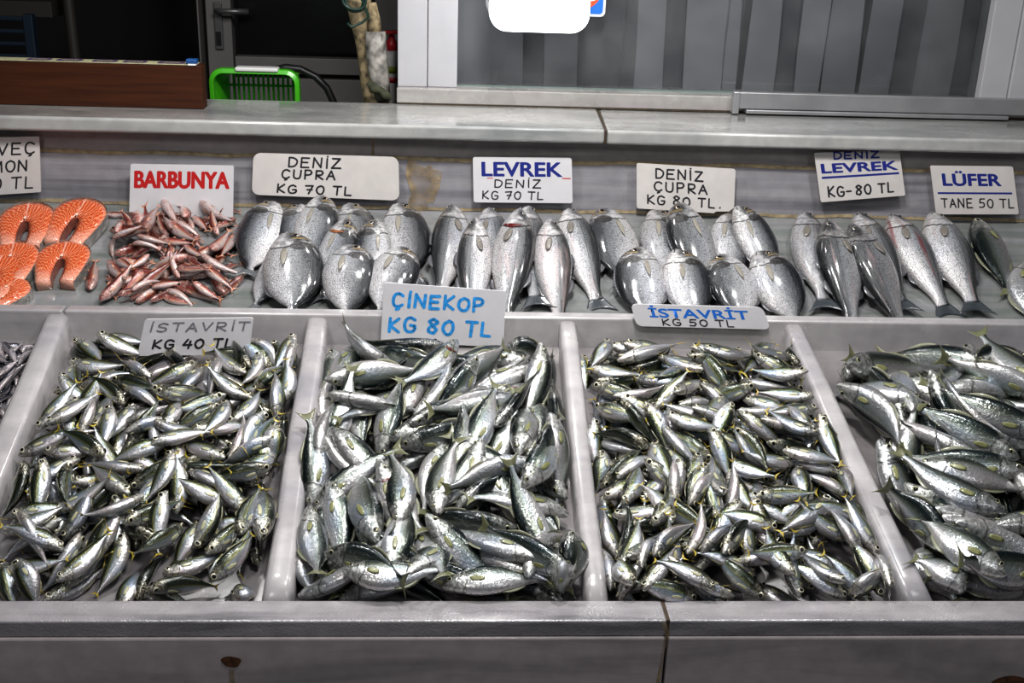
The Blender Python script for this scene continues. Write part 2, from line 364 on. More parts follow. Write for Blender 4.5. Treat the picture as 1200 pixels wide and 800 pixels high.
for t in np.linspace(0, 2 * math.pi, 32, endpoint=False):
    for q in (.012, .020): ring.append((cx + .026 + q * math.cos(t), 1.3483, cz - .012 + q * math.sin(t)))
mesh('sticker_ring', ring, [(2 * i, 2 * i + 1, (2 * i + 3) % 64, (2 * i + 2) % 64) for i in range(32)], M['white'], stk)
# hanging lamp
YL = 1.20
l0 = atY(574, 0, YL); l1 = atY(692, 0, YL); lb = atY(633, 38, YL)
lamp = empty('hanging_lamp', (0, 0, 0)); tag(lamp, 'glowing white rounded lamp hanging in front of the window', 'lamp')
lp = rrect(l0[0], l1[0], lb[2], lb[2] + .20, .042, 8)
prism('diffuser', [(x, YL, z) for x, z in lp], (0, -1, 0), .03, M['glow'], lamp, bevel=.004)
prism('lamp_housing', [(x, YL + .031, z) for x, z in rrect(l0[0] + .006, l1[0] - .006, lb[2] + .012, lb[2] + .194, .04, 8)], (0, -1, 0), .03, M['white'], lamp, bevel=.004)
tube('lamp_cord', [((l0[0] + l1[0]) / 2, YL + .03, lb[2] + .2), ((l0[0] + l1[0]) / 2, YL + .03, 2.6)], .004, M['black'], lamp)
# ------------------------------------------------------------------ room shell
struct(box('floor', -3, 3, -3, 4.5, -.1, 0, plain('wet_floor', (.08, .08, .08), .4, noise=.3)))
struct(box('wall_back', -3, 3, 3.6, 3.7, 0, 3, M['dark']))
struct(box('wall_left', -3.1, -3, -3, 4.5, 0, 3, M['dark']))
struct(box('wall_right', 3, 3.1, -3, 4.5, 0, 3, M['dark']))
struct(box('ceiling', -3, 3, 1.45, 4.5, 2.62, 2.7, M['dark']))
struct(box('wall_center', XWL + .01, 3, 1.50, 1.56, 0, 2.62, plain('shop_wall', (.12, .12, .12), .8)))
struct(box('wall_under_window', -1.75, 1.75, 1.10, 1.28, 0, 1.276, plain('masonry', (.2, .2, .2), .8)))
# door
YD = 2.5
def dY(px, py): return atY(px, py, YD)
d1 = empty('door_1', (dY(240, 60)[0], YD, 0)); struct(d1)
dm = M['pvc_dimmed']; xo = d1.location.x
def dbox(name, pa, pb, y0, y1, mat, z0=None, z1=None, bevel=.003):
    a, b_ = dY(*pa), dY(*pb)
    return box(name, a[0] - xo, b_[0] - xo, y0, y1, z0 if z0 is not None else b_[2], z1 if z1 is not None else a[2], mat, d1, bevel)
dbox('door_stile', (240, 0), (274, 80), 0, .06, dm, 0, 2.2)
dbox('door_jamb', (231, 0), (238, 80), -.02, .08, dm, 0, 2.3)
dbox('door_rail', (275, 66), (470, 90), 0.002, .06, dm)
dbox('door_panel', (275, 91), (470, 200), .01, .05, M['pvc_dimmed'])
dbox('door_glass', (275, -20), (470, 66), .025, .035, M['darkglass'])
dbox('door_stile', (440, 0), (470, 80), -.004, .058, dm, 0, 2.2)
hp = dbox('handle_plate', (250, 2), (263, 58), -.012, .0, plain('dull_steel', (.22, .22, .22), .35, .6), bevel=.004)
h0, h1 = dY(257, 11), dY(295, 12)
tube('door_handle', [(h0[0] - xo, -.01, h0[2]), (h0[0] - xo, -.05, h0[2]), (h0[0] - xo + .02, -.06, h0[2]), (h1[0] - xo, -.06, h1[2])], .009, hp.data.materials[0], d1)
k = dY(257, 42)
box('keyhole', k[0] - xo - .008, k[0] - xo + .008, -.016, -.011, k[2] - .03, k[2] + .015, M['black'], d1)
# another dark door behind on the left + pole + blue crate
pl = atY(88, 68, 2.3); pt = atY(80, 0, 2.3)
tube('metal_pole', [(pl[0] + .03, 2.3, 0), pl, pt, pt + (pt - pl) * 3], .018, plain('brown_pole', (.04, .035, .03), .5))
tag(bpy.data.objects['metal_pole'], 'dim brown pole standing in the dark room behind the wooden box', 'pole')
cr = empty('plastic_crate', (0, 0, 0)); tag(cr, 'dark blue slatted plastic crate in the dark back left corner', 'crate')
a, b_ = atY(-60, 22, 2.2), atY(44, 74, 2.2)
for k in range(7):
    z = b_[2] - .1 + (a[2] - b_[2] + .1) * k / 6.
    box('crate_slat', a[0], b_[0] - .02, 2.2, 2.21, z, z + .012, M['bluecrate'], cr, .002)
box('crate_post', b_[0] - .03, b_[0], 2.195, 2.23, .0, a[2] + .02, M['bluecrate'], cr, .003)
box('crate_floor', a[0], b_[0], 2.2, 2.5, b_[2] - .14, b_[2] - .12, M['bluecrate'], cr, .003)
rk = atY(0, 12, 2.3)
sh_ = box('wall_shelf', -3, rk[0] + .16, 2.3, 2.6, rk[2] - .02, rk[2] + .03, plain('dusty_board', (.035, .03, .026), .7), None, .004)
tag(sh_, 'dusty brown board above the blue crate in the dark corner', 'shelf')
# ------------------------------------------------------------------ wooden box with label strip
b0 = atZ(0, 124.5, ZL1); b1 = atZ(241, 126.5, ZL1); YB = (b0[1] + b1[1]) / 2
zb = atY(120, 74, YB)[2]
wb = empty('wooden_box', (b1[0], YB, ZL1)); tag(wb, 'reddish-brown varnished wooden box on the left end of the ledge', 'box')
wx0 = -1.6 - b1[0]; H = zb - ZL1; D_ = .045
box('front_board', wx0, 0, 0, .016, .0005, H, M['wood'], wb, .002)
box('side_board', -.016, 0, .0165, D_, .0005, H, M['wood'], wb, .002)
box('side_board', wx0, wx0 + .016, .0165, D_, .0005, H, M['wood'], wb, .002)
box('back_board', wx0 + .016, -.016, D_ - .016, D_, .0005, H, M['wood'], wb, .002)
box('box_bottom', wx0 + .016, -.016, .016, D_ - .016, .0005, .012, M['wood'], wb, 0)
st = empty('printed_tape', (b1[0], YB, ZL1 + H)); tag(st, 'yellowed tape with purple printed ovals on top edge of wooden box', 'tape')
box('tape_band', wx0, -.012, -.001, .044, .0006, .0022, M['paper'], st)
for (pa, pb) in ((30, 58), (67, 97), (111, 140), (149, 176), (191, 222)):
    xa_ = atZ(pa, 71, zb)[0] - b1[0]; xb_ = atZ(pb, 72, zb)[0] - b1[0]
    lpp = rrect(xa_, xb_, .004, .040, .012)
    e_ = mesh('tape_oval', [(x, y, .0026) for x, y in lpp], [tuple(range(len(lpp)))], M['purple'], st)
    for k in range(6):
        xx = xa_ + (xb_ - xa_) * (.18 + .11 * k)
        mesh('oval_mark', [(xx, .013, .0030), (xx + .003, .013, .0030), (xx + .006, .031, .0030), (xx + .003, .031, .0030)], [(0, 1, 2, 3)], M['paper'], e_)
bc = atZ(230, 74, zb); cb = empty('blue_clip', (bc[0], YB, zb)); tag(cb, 'small blue and white clip at the right end of the wooden box top', 'clip')
box('clip_top', -.014, .010, -.003, .02, .004, .014, plain('blue_clip', (.01, .08, .25), .4), cb, .002)
box('clip_base', -.010, .008, -.004, .02, .0, .0038, M['white'], cb, .001)
# ------------------------------------------------------------------ green basket (tipped, opening to the viewer)
YG = 1.52
g0, g1 = atY(245, 100, YG), atY(351, 100, YG); gt = atY(298, 81, YG)[2]
bk = empty('green_basket', ((g0[0] + g1[0]) / 2, YG, gt)); tag(bk, 'bright green slatted plastic basket with white grip behind the ledge', 'basket')
W2 = (g1[0] - g0[0]) / 2; HB = .22
def brect(x, zt_, zb_, r, n=6): return rrect(-x, x, zb_, zt_, r, n)
lo = brect(W2, 0, -HB, .035); li = brect(W2 - .012, -.012, -HB + .012, .026); n = len(lo)
vs = [(x, 0, z) for x, z in lo] + [(x, -.006, z) for x, z in li] + [(x, .025, z) for x, z in lo] + [(x * .99, .02, z * .99) for x, z in li]
fs = []
for i in range(n):
    j = (i + 1) % n
    fs += [(i, j, n + j, n + i), (i, j, 2 * n + j, 2 * n + i), (n + i, n + j, 3 * n + j, 3 * n + i), (2 * n + i, 2 * n + j, 3 * n + j, 3 * n + i)]
mesh('basket_rim', vs, fs, M['green'], bk, smooth=False, bevel=.002)
wv, wf = [], []
for s_, yy in ((1, .02), (.93, .06), (.86, .15)):
    wv += [(x * s_, yy, (z + HB / 2) * s_ - HB / 2) for x, z in li]
for k in range(2):
    for i in range(n):
        if k == 0 or i % 2 == 0 or 1: wf.append((k * n + i, k * n + (i + 1) % n, (k + 1) * n + (i + 1) % n, (k + 1) * n + i))
mesh('basket_wall', wv, wf, M['green'], bk)
for k in range(15):
    x = -W2 * .8 + W2 * 1.6 * k / 14
    box('basket_slat', x - .0028, x + .0028, .148, .153, -HB * .95, -.02, M['green'], bk)
box('cross_band', -W2 * .84, W2 * .84, .146, .150, -.066, -.060, M['green'], bk)
pq = atY(301, 82, YG)[0] - bk.location.x
box('white_grip', pq - .055, pq + .055, -.01, .028, -.006, .005, M['white'], bk, .004, 3)
# low table that carries basket and bottle
tb = empty('side_table', (-.42, 1.68, gt - HB)); tag(tb, 'plain dark table behind the ledge under the green basket', 'table')
box('table_top', -.34, .34, -.19, .19, -.03, -.0005, M['pvc_dimmed'], tb, .003)
for sx in (-1, 1):
    for sy in (-1, 1): box('table_leg', sx * .31 - .02, sx * .31 + .02, sy * .16 - .02, sy * .16 + .02, -(gt - HB), -.031, M['pvc_dimmed'], tb)
# hose
hs = [atY(*q, 1.62) for q in ((318, 83), (335, 79), (352, 81), (370, 90), (383, 103), (391, 120), (396, 140))]
o = tube('rubber_hose', hs, .010, M['black']); tag(o, 'black hose curving behind the green basket', 'hose')
# trunk, pipe, coil, bottle
YT = 1.42
tk = [(atY(449, 150, YT)[0], YT, 0)] + [atY(*q, YT) for q in ((447, 150), (441, 118), (436, 95), (432, 70), (428, 45), (424, 25), (421, 8), (420, -30))]
o = tube('tree_trunk', tk, [.04, .034, .032, .030, .026, .026, .028, .030, .030], M['trunk'], n=16); tag(o, 'pale peeling tree trunk standing behind the ledge beside the window post', 'trunk')
pp = [atY(*q, YT - .05) for q in ((449, 116), (446, 100), (443, 80), (441, 58), (440, 37))]
o = tube('white_pipe', pp, [.019, .023, .026, .026, .025], M['pipe'], n=16); tag(o, 'dirty white plastic pipe sleeve tied against the tree trunk', 'pipe')
pp2 = [atY(*q, YT - .045) for q in ((440, 38), (438, 20), (436, 3))]
o = tube('cut_branch', pp2, [.017, .015, .010], M['trunk'], n=12); tag(o, 'short pale cut branch sticking up out of the white pipe', 'branch')
for nm, pts, rr in (('dark_rag', ((432, 96), (438, 104), (446, 106), (452, 112), (458, 116)), [.008, .012, .009, .012, .009]),):
    o = tube(nm, [atY(*q, YT - .085) for q in pts], rr, M['moss']); tag(o, 'dark mossy rag wrapped round foot of the white pipe', 'rag')
cc = atY(416, 0, YT - .08); pts = []
for i in range(70):
    t = i / 70 * 2 * math.pi * 3.2; q = .024 + .004 * math.sin(i * .5)
    pts.append((cc[0] + q * math.cos(t), cc[1] - .0012 * i * .4, cc[2] + q * .95 * math.sin(t)))
pts += [tuple(atY(*q, YT - .1)) for q in ((432, 20), (425, 26), (412, 32), (407, 27))]
o = tube('cable_coil', pts, .0035, plain('dark_green_cable', (.01, .035, .025), .4), n=8); tag(o, 'dark green coiled cable hanging on the tree trunk', 'cable')
bo = empty('soap_bottle', (0, 0, 0)); tag(bo, 'red-topped pump bottle between the tree trunk and window post', 'bottle')
bx = atY(459, 60, 1.55)
def lathe(name, prof, mat, parent, n=20):
    vs = [(bx[0] + r * math.cos(2 * math.pi * k / n), bx[1] + r * math.sin(2 * math.pi * k / n), z) for (r, z) in prof for k in range(n)]
    fs = [(i * n + k, i * n + (k + 1) % n, (i + 1) * n + (k + 1) % n, (i + 1) * n + k) for i in range(len(prof) - 1) for k in range(n)]
    fs += [tuple(range(n)), tuple(range((len(prof) - 1) * n, len(prof) * n))]
    return mesh(name, vs, fs, mat, parent, smooth=True)
def zat(py): return atY(459, py, 1.55)[2]
lathe('bottle_body', [(.028, gt - .2195), (.03, zat(118)), (.032, zat(110)), (.032, zat(66)), (.026, zat(61)), (.012, zat(58))], M['white'], bo)
lathe('green_label', [(.0324, zat(84)), (.0324, zat(76))], plain('yellow_green', (.3, .38, .05), .5), bo)
lathe('red_band', [(.0326, zat(95)), (.0326, zat(89))], M['red'], bo)
lathe('pump_cap', [(.016, zat(60)), (.018, zat(50)), (.009, zat(46)), (.006, zat(40)), (.02, zat(39)), (.02, zat(36))], M['red'], bo)
# ------------------------------------------------------------------ signs
GL = {  # unit-height glyph strokes, width .62
 'A': [[(0, 0), (.3, 1), (.6, 0)], [(.12, .38), (.5, .38)]], 'B': [[(0, 0), (0, 1), (.4, 1), (.5, .78), (.36, .55), (0, .52)], [(.36, .54), (.56, .3), (.42, 0), (0, 0)]],
 'C': [[(.55, .85), (.35, 1), (.1, .9), (0, .5), (.1, .1), (.35, 0), (.56, .15)]], 'D': [[(.05, 0), (.05, 1), (.35, .97), (.58, .7), (.56, .3), (.36, .04), (.05, 0)]],
 'E': [[(.55, 1), (.04, 1), (.02, 0), (.55, 0)], [(.03, .53), (.46, .53)]], 'F': [[(.55, 1), (.04, 1), (.02, 0)], [(.03, .53), (.46, .53)]],
 'G': [[(.55, .85), (.32, 1), (.08, .85), (0, .45), (.12, .05), (.42, 0), (.58, .2), (.58, .44), (.32, .44)]], 'I': [[(.1, 0), (.1, 1)]],
 'K': [[(.03, 0), (.03, 1)], [(.52, 1), (.04, .45), (.56, 0)]], 'L': [[(.05, 1), (.03, 0), (.5, 0)]], 'M': [[(0, 0), (.06, 1), (.33, .4), (.6, 1), (.66, 0)]],
 'N': [[(0, 0), (.03, 1), (.54, .02), (.56, 1)]], 'O': [[(.3, 1), (.06, .82), (0, .4), (.16, .04), (.42, .02), (.6, .38), (.54, .84), (.3, 1)]],
 'P': [[(.04, 0), (.04, 1), (.42, .98), (.54, .74), (.4, .5), (.05, .46)]], 'R': [[(.04, 0), (.04, 1), (.42, .98), (.54, .76), (.4, .52), (.05, .48), (.56, 0)]],
 'S': [[(.54, .88), (.3, 1), (.06, .84), (.1, .6), (.46, .44), (.52, .16), (.28, 0), (.02, .12)]], 'T': [[(-.02, 1), (.6, 1)], [(.3, 1), (.28, 0)]],
 'U': [[(.03, 1), (.02, .3), (.16, .02), (.42, .02), (.54, .3), (.56, 1)]], 'V': [[(0, 1), (.28, 0), (.58, 1)]], 'Z': [[(.02, 1), (.56, 1), (0, 0), (.6, 0)]],
 '0': [[(.3, 1), (.06, .8), (0, .4), (.16, .04), (.4, .02), (.56, .4), (.5, .84), (.3, 1)]], '3': [[(.02, .9), (.3, 1), (.5, .78), (.26, .54), (.52, .3), (.34, .02), (0, .08)]],
 '4': [[(.26, 1), (.0, .36), (.58, .38)], [(.46, .8), (.4, 0)]], '5': [[(.56, 1), (.12, 1), (.06, .56), (.4, .58), (.52, .3), (.34, .02), (.02, .06)]],
 '7': [[(.0, .96), (.56, 1), (.26, 0)], [(.14, .5), (.5, .52)]], '8': [[(.5, .86), (.28, 1), (.06, .82), (.5, .3), (.34, .0), (.06, .12), (.1, .4), (.5, .74), (.5, .86)]],
 '.': [[(.1, 0), (.14, .04)]], '-': [[(0, .4), (.4, .42)]], ' ': []}
def glyph(c):
    if c == 'Ç': return GL['C'] + [[(.34, 0), (.38, -.14), (.24, -.22)]], .62
    if c == 'İ': return GL['I'] + [[(.1, 1.2), (.12, 1.24)]], .2
    if c == 'Ü': return GL['U'] + [[(.16, 1.2), (.18, 1.22)], [(.42, 1.2), (.44, 1.22)]], .62
    return GL[c], {'I': .2, 'M': .7, '.': .2, ' ': .45, '1': .2}.get(c, .62)
class Sign:
    """quad given by four corners in 3d (tl,tr,br,bl)"""
    def __init__(s, name, label, q, Y, mat, r=.04, chip=None, group=None, tilt=0.):
        c = [atY(*p, Y) for p in q]
        s.W = np.linalg.norm(c[1] - c[0]); s.H = np.linalg.norm(c[3] - c[0]); s.c = c
        cen = sum(c) / 4
        s.e = empty(name, (0, 0, 0)); tag(s.e, label, 'sign', group)
        lp = rrect(0, s.W, 0, s.H, max(r * s.H, .0008), 5)
        if chip: lp = [p for p in lp if not (p[0] > s.W * chip and p[1] < s.H * .16)] 
        if chip:
            # broken lower right corner
            lp = lp + [(s.W * chip, 0.001), (s.W * (chip + .02), s.H * .05), (s.W * .93, s.H * .07), (s.W * .985, s.H * .16)]
        s.panel = prism('sign_board', [s.P(x, z, 0) for x, z in lp], (0, -1, 0), .003, mat, s.e)
    def P(s, x, z, d=0):
        u, v = x / s.W, z / s.H; tl, tr_, br, bl = s.c
        p = (bl * (1 - u) + br * u) * (1 - v) + (tl * (1 - u) + tr_ * u) * v
        return p + np.array([0, -.0002 - d, 0])
    def strokes(s, name, lines, w, mat, d=0):
        vs, fs = [], []; li = 0
        for pts in lines:
            dd = d + .0002 + .00006 * (li % 7); li += 1
            # resample smooth
            P = [np.array(p) for p in pts]
            if len(P) > 3:
                q = [P[0]]
                for i in range(len(P) - 1):
                    p0 = P[max(i - 1, 0)]; p1 = P[i]; p2 = P[i + 1]; p3 = P[min(i + 2, len(P) - 1)]
                    sharp = i > 0 and np.dot((p1 - p0) / (np.linalg.norm(p1 - p0) + 1e-9), (p2 - p1) / (np.linalg.norm(p2 - p1) + 1e-9)) < .3
                    sharp2 = i < len(P) - 2 and np.dot((p2 - p1) / (np.linalg.norm(p2 - p1) + 1e-9), (p3 - p2) / (np.linalg.norm(p3 - p2) + 1e-9)) < .3
                    t0 = (p2 - p1) if sharp or i == 0 else (p2 - p0) / 2; t1 = (p2 - p1) if sharp2 else (p3 - p1) / 2
                    for k in range(1, 5):
                        t = k / 4; q.append((2 * t**3 - 3 * t**2 + 1) * p1 + (t**3 - 2 * t**2 + t) * t0 + (-2 * t**3 + 3 * t**2) * p2 + (t**3 - t**2) * t1)
                P = q
            for i in range(len(P) - 1):
                a, b_ = P[i], P[i + 1]; dv = b_ - a; L = np.linalg.norm(dv)
                if L < 1e-6: continue
                dv /= L; nn = np.array([-dv[1], dv[0]]) * w / 2; b0 = len(vs); loop = []
                for k in range(5):
                    t = math.pi * (.5 + k / 4); loop.append(a + np.array([dv[0] * math.cos(t) - dv[1] * math.sin(t), dv[1] * math.cos(t) + dv[0] * math.sin(t)]) * w / 2)
                for k in range(5):
                    t = math.pi * (-.5 + k / 4); loop.append(b_ + np.array([dv[0] * math.cos(t) - dv[1] * math.sin(t), dv[1] * math.cos(t) + dv[0] * math.sin(t)]) * w / 2)
                for p in loop: vs.append(s.P(p[0], p[1], dd + .00004 * (i % 3)))
                fs.append(tuple(reversed(range(b0, b0 + 10))) if False else tuple(range(b0, b0 + 10)))
        return mesh(name, vs, fs, mat, s.e)
    def hand(s, txt, x0, z0, x1, h, mat, w=.0022, wob=.03, slant=.04):
        """text from fraction x0..x1 of the width at fraction z0, height fraction h"""
        W, H = s.W, s.H; adv = 0; items = []
        for c in txt:
            g, gw = glyph(c); items.append((g, adv)); adv += gw + (.24 if c != ' ' else 0)
        tot = adv - .24; sx = (x1 - x0) * W / tot; sz = h * H; lines = []
        for g, a in items:
            jz = random.uniform(-wob, wob); js = random.uniform(-wob, wob)
            for st_ in g:
                lines.append([(x0 * W + (a + p[0] + slant * p[1] + random.uniform(-.012, .012)) * sx, z0 * H + (p[1] * (1 + js) + jz + random.uniform(-.012, .012)) * sz) for p in st_])
        return s.strokes('lettering', lines, w, mat)
    def printed(s, txt, x0, z0, x1, h, mat, bold=.02):
        cu = bpy.data.curves.new('t', 'FONT'); cu.body = txt; cu.offset = bold * .4; cu.resolution_u = 8; cu.fill_mode = 'FRONT'
        ob = bpy.data.objects.new('t', cu); COL.objects.link(ob); bpy.context.view_layer.update()
        me = bpy.data.meshes.new_from_object(ob.evaluated_get(bpy.context.evaluated_depsgraph_get()))
        COL.objects.unlink(ob); bpy.data.objects.remove(ob)
        n = len(me.vertices); co = np.empty(n * 3); me.vertices.foreach_get('co', co); co = co.reshape(-1, 3)
        mn, mx = co.min(0), co.max(0)
        cap = .73  # cap height of the face
        zz = [co[:, 1].min(), .70 + bold]
        for v in me.vertices:
            v.co = s.P(s.W * (x0 + (x1 - x0) * (v.co.x - mn[0]) / (mx[0] - mn[0])), s.H * (z0 + h * (v.co.y - (-bold)) / (zz[1] + bold)), .0001)
        bmm = bmesh.new(); 
        for q, (dx, dz) in enumerate(((0, 0), (1, 0), (-1, 0), (0, 1), (0, -1))):
            m2 = me.copy()
            for v in m2.vertices: v.co += Vector((dx * bold * s.H * .34, -.00005 * q, dz * bold * s.H * .2))
            bmm.from_mesh(m2); bpy.data.meshes.remove(m2)
        bmm.to_mesh(me); bmm.free()
        me.name = 'printed_word'; me.materials.clear()
        return link('printed_word', me, mat, s.e)
    def bar(s, x0, x1, z0, z1, mat, sl=0):
        W, H = s.W, s.H
        return mesh('underline', [s.P(x0 * W, z0 * H, .0001), s.P(x1 * W, (z0 + sl) * H, .0001), s.P(x1 * W, (z1 + sl) * H, .0001), s.P(x0 * W, z1 * H, .0001)], [(0, 1, 2, 3)], mat, s.e)
YS = YW - .022
s = Sign('price_sign', 'white sign at far left edge behind the salmon, black hand lettering, 30 TL', [(-62, 162), (46, 160), (48, 225), (-62, 232)], YS, M['signcream'], .02)
s.hand('NORVEÇ', .10, .70, .95, .19, M['ink'], .0040); s.hand('SOMON', .22, .40, .86, .19, M['ink'], .0040)
s.hand('KG 30 TL', .0, .09, .93, .2, M['ink'], .0038)
s = Sign('price_sign', 'white sign printed BARBUNYA in red behind the red mullet', [(153, 192), (274, 194), (273, 262), (151, 262)], YS - .012, M['signwhite'], .03)
s.printed('BARBUNYA', .045, .60, .955, .30, M['redp'], .035)
s = Sign('price_sign', 'long rounded sign lettered DENİZ ÇUPRA KG 70 TL behind the left sea bream', [(297, 179), (467, 184), (468, 235), (295, 228)], YS, M['signcream'], .17)
s.hand('DENİZ', .24, .70, .60, .22, M['ink'], .0040); s.hand('ÇUPRA', .20, .43, .56, .2, M['ink'], .0040); s.hand('KG 70 TL', .17, .08, .68, .19, M['ink'], .0040)
s = Sign('price_sign', 'white sign printed LEVREK in navy over hand lettered DENİZ KG 70', [(554, 184), (670, 185), (671, 238), (555, 237)], YS, M['signwhite'], .05)
s.printed('LEVREK', .09, .58, .90, .33, M['navy'], .03); s.hand('DENİZ', .21, .34, .68, .17, M['ink'], .0031); s.hand('KG 70 TL', .09, .08, .71, .17, M['ink'], .0031)
s.bar(.90, .985, .535, .56, M['redp']); s.bar(.14, .2, .53, .55, M['redp'])
s = Sign('price_sign', 'white chipped-corner sign lettered DENİZ ÇUPRA KG 80 TL behind the right sea bream', [(746, 191), (862, 198), (862, 252), (746, 244)], YS, M['signcream'], .05, chip=.78)
s.hand('DENİZ', .19, .70, .67, .2, M['ink'], .0040, slant=0); s.hand('ÇUPRA', .18, .42, .71, .2, M['ink'], .0040, slant=0); s.hand('KG 80 TL.', .11, .13, .85, .19, M['ink'], .0038, slant=0)
s = Sign('price_sign', 'tilted cream sign printed LEVREK in navy with 80 below a navy line', [(954, 179), (1054, 176), (1061, 229), (962, 237)], YS - .006, M['signcream'], .04)
s.hand('DENİZ', .22, .86, .75, .13, M['navy'], .0042); s.printed('LEVREK', .06, .58, .95, .20, M['navy'], .03); s.bar(.05, .96, .47, .515, M['navy'], .01)
s.hand('KG-80 TL', .10, .1, .88, .2, M['ink'], .0042)
s = Sign('price_sign', 'cream sign printed LÜFER in navy, TANE 50 TL, at the right end', [(1090, 194), (1187, 195), (1194, 251), (1097, 251)], YS - .004, M['signcream'], .04)
s.printed('LÜFER', .13, .59, .83, .26, M['navy'], .03); s.bar(.05, .95, .42, .46, M['navy']); s.hand('TANE 50 TL', .08, .14, .96, .18, M['ink'], .0033)
s = Sign('price_sign', 'white sign painted ÇİNEKOP KG 80 TL in blue brush letters', [(450, 331), (593, 341), (590, 407), (446, 399)], .640, M['signwhite'], .01)
s.hand('ÇİNEKOP', .08, .62, .82, .22, M['inkblue'], .0065, wob=.05); s.hand('KG 80 TL', .06, .18, .90, .24, M['inkblue'], .0065, wob=.05)
s = Sign('price_sign', 'low rounded sign printed İSTAVRİT in blue with KG 50 TL beneath', [(739, 356), (894, 360), (903, 386), (746, 382)], .638, M['signwhite'], .25)
s.printed('İSTAVRİT', .12, .42, .87, .42, M['bluep'], .03); s.hand('KG 50 TL', .20, .08, .74, .28, M['ink'], .0028)
s = Sign('price_sign', 'faded white sign lettered İSTAVRİT KG 40 TL at back of left mackerel tray', [(170, 374), (297, 372), (292, 415), (161, 417)], .575, M['signwhite'], .06)
s.hand('İSTAVRİT', .06, .66, .97, .22, plain('faded_marker', (.22, .22, .25), .6, noise=.6, nscale=200), .0034); s.hand('KG 40 TL', .12, .2, .85, .23, M['ink'], .0042)

# ------------------------------------------------------------------ fish: meshes and materials
# species: top/bottom half height, half width as (t, value) lists in body lengths
SP = {
 'mackerel': dict(top=[(0, .008), (.03, .028), (.08, .052), (.16, .078), (.28, .098), (.42, .102), (.56, .086), (.7, .056), (.8, .028), (.86, .015), (.9, .014)],
                  bot=[(0, .008), (.03, .024), (.08, .046), (.16, .074), (.28, .102), (.42, .108), (.56, .090), (.7, .054), (.8, .026), (.86, .014), (.9, .014)],
                  wid=[(0, .012), (.05, .034), (.14, .054), (.28, .066), (.42, .066), (.6, .050), (.75, .028), (.86, .012), (.9, .008)], eye=(.088, .020, .026), tail=.13, fork=.75),
 'bluefish': dict(top=[(0, .010), (.03, .028), (.08, .052), (.16, .084), (.28, .112), (.42, .118), (.56, .104), (.7, .070), (.8, .040), (.86, .028), (.9, .030)],
                  bot=[(0, .012), (.03, .034), (.08, .056), (.16, .084), (.28, .118), (.42, .126), (.56, .108), (.7, .068), (.8, .038), (.86, .028), (.9, .030)],
                  wid=[(0, .016), (.05, .040), (.14, .060), (.28, .070), (.42, .068), (.6, .050), (.75, .030), (.86, .016), (.9, .010)], eye=(.085, .018, .019), tail=.13, fork=.42),
 'bass': dict(top=[(0, .010), (.04, .032), (.1, .060), (.18, .090), (.28, .112), (.42, .118), (.56, .104), (.7, .074), (.8, .048), (.86, .040), (.9, .040)],
              bot=[(0, .012), (.04, .038), (.1, .066), (.18, .094), (.28, .116), (.42, .124), (.56, .112), (.7, .078), (.8, .048), (.86, .040), (.9, .040)],
              wid=[(0, .020), (.05, .044), (.14, .070), (.28, .084), (.42, .084), (.6, .064), (.75, .038), (.86, .022), (.9, .012)], eye=(.085, .024, .017), tail=.13, fork=.35),
 'bream': dict(top=[(0, .015), (.03, .06), (.08, .110), (.15, .150), (.25, .180), (.38, .192), (.52, .182), (.66, .150), (.77, .088), (.84, .032), (.88, .034)],
               bot=[(0, .02), (.03, .050), (.08, .078), (.15, .110), (.25, .146), (.38, .168), (.52, .162), (.66, .134), (.77, .078), (.84, .030), (.88, .034)],
               wid=[(0, .022), (.05, .052), (.14, .078), (.28, .092), (.42, .086), (.6, .062), (.75, .034), (.86, .016), (.9, .010)], eye=(.098, .050, .026), tail=.15, fork=.6),
 'mullet': dict(top=[(0, .012), (.03, .05), (.08, .078), (.16, .092), (.28, .098), (.42, .090), (.56, .074), (.7, .052), (.8, .034), (.86, .024), (.9, .026)],
                bot=[(0, .014), (.03, .030), (.08, .050), (.16, .078), (.28, .094), (.42, .092), (.56, .076), (.7, .052), (.8, .034), (.86, .024), (.9, .026)],
                wid=[(0, .016), (.05, .042), (.14, .062), (.28, .070), (.42, .064), (.6, .050), (.75, .032), (.86, .016), (.9, .010)], eye=(.09, .045, .024), tail=.13, fork=.65),
 'anchovy': dict(top=[(0, .008), (.05, .03), (.16, .058), (.3, .068), (.45, .068), (.6, .058), (.75, .036), (.86, .018), (.9, .018)],
                 bot=[(0, .008), (.05, .03), (.16, .058), (.3, .074), (.45, .076), (.6, .060), (.75, .036), (.86, .018), (.9, .018)],
                 wid=[(0, .012), (.05, .026), (.16, .042), (.3, .05), (.5, .046), (.7, .03), (.86, .012), (.9, .008)], eye=(.07, .01, .018), tail=.11, fork=.7),
}
def widen(sp, h, w_):
    s = SP[sp]
    for k_, q in (('top', h), ('bot', h), ('wid', w_)):
        s[k_] = [(t, v * (q if t < .8 else 1 + (q - 1) * .3)) for t, v in s[k_]]
widen('mackerel', 1.22, 1.22); widen('mullet', 1.22, 1.2); widen('bluefish', 1.08, 1.1); widen('anchovy', 1.1, 1.1)
SP['mackerel']['eye'] = (.092, .022, .042); SP['bluefish']['eye'] = (.09, .022, .024); SP['mullet']['eye'] = (.09, .05, .03)
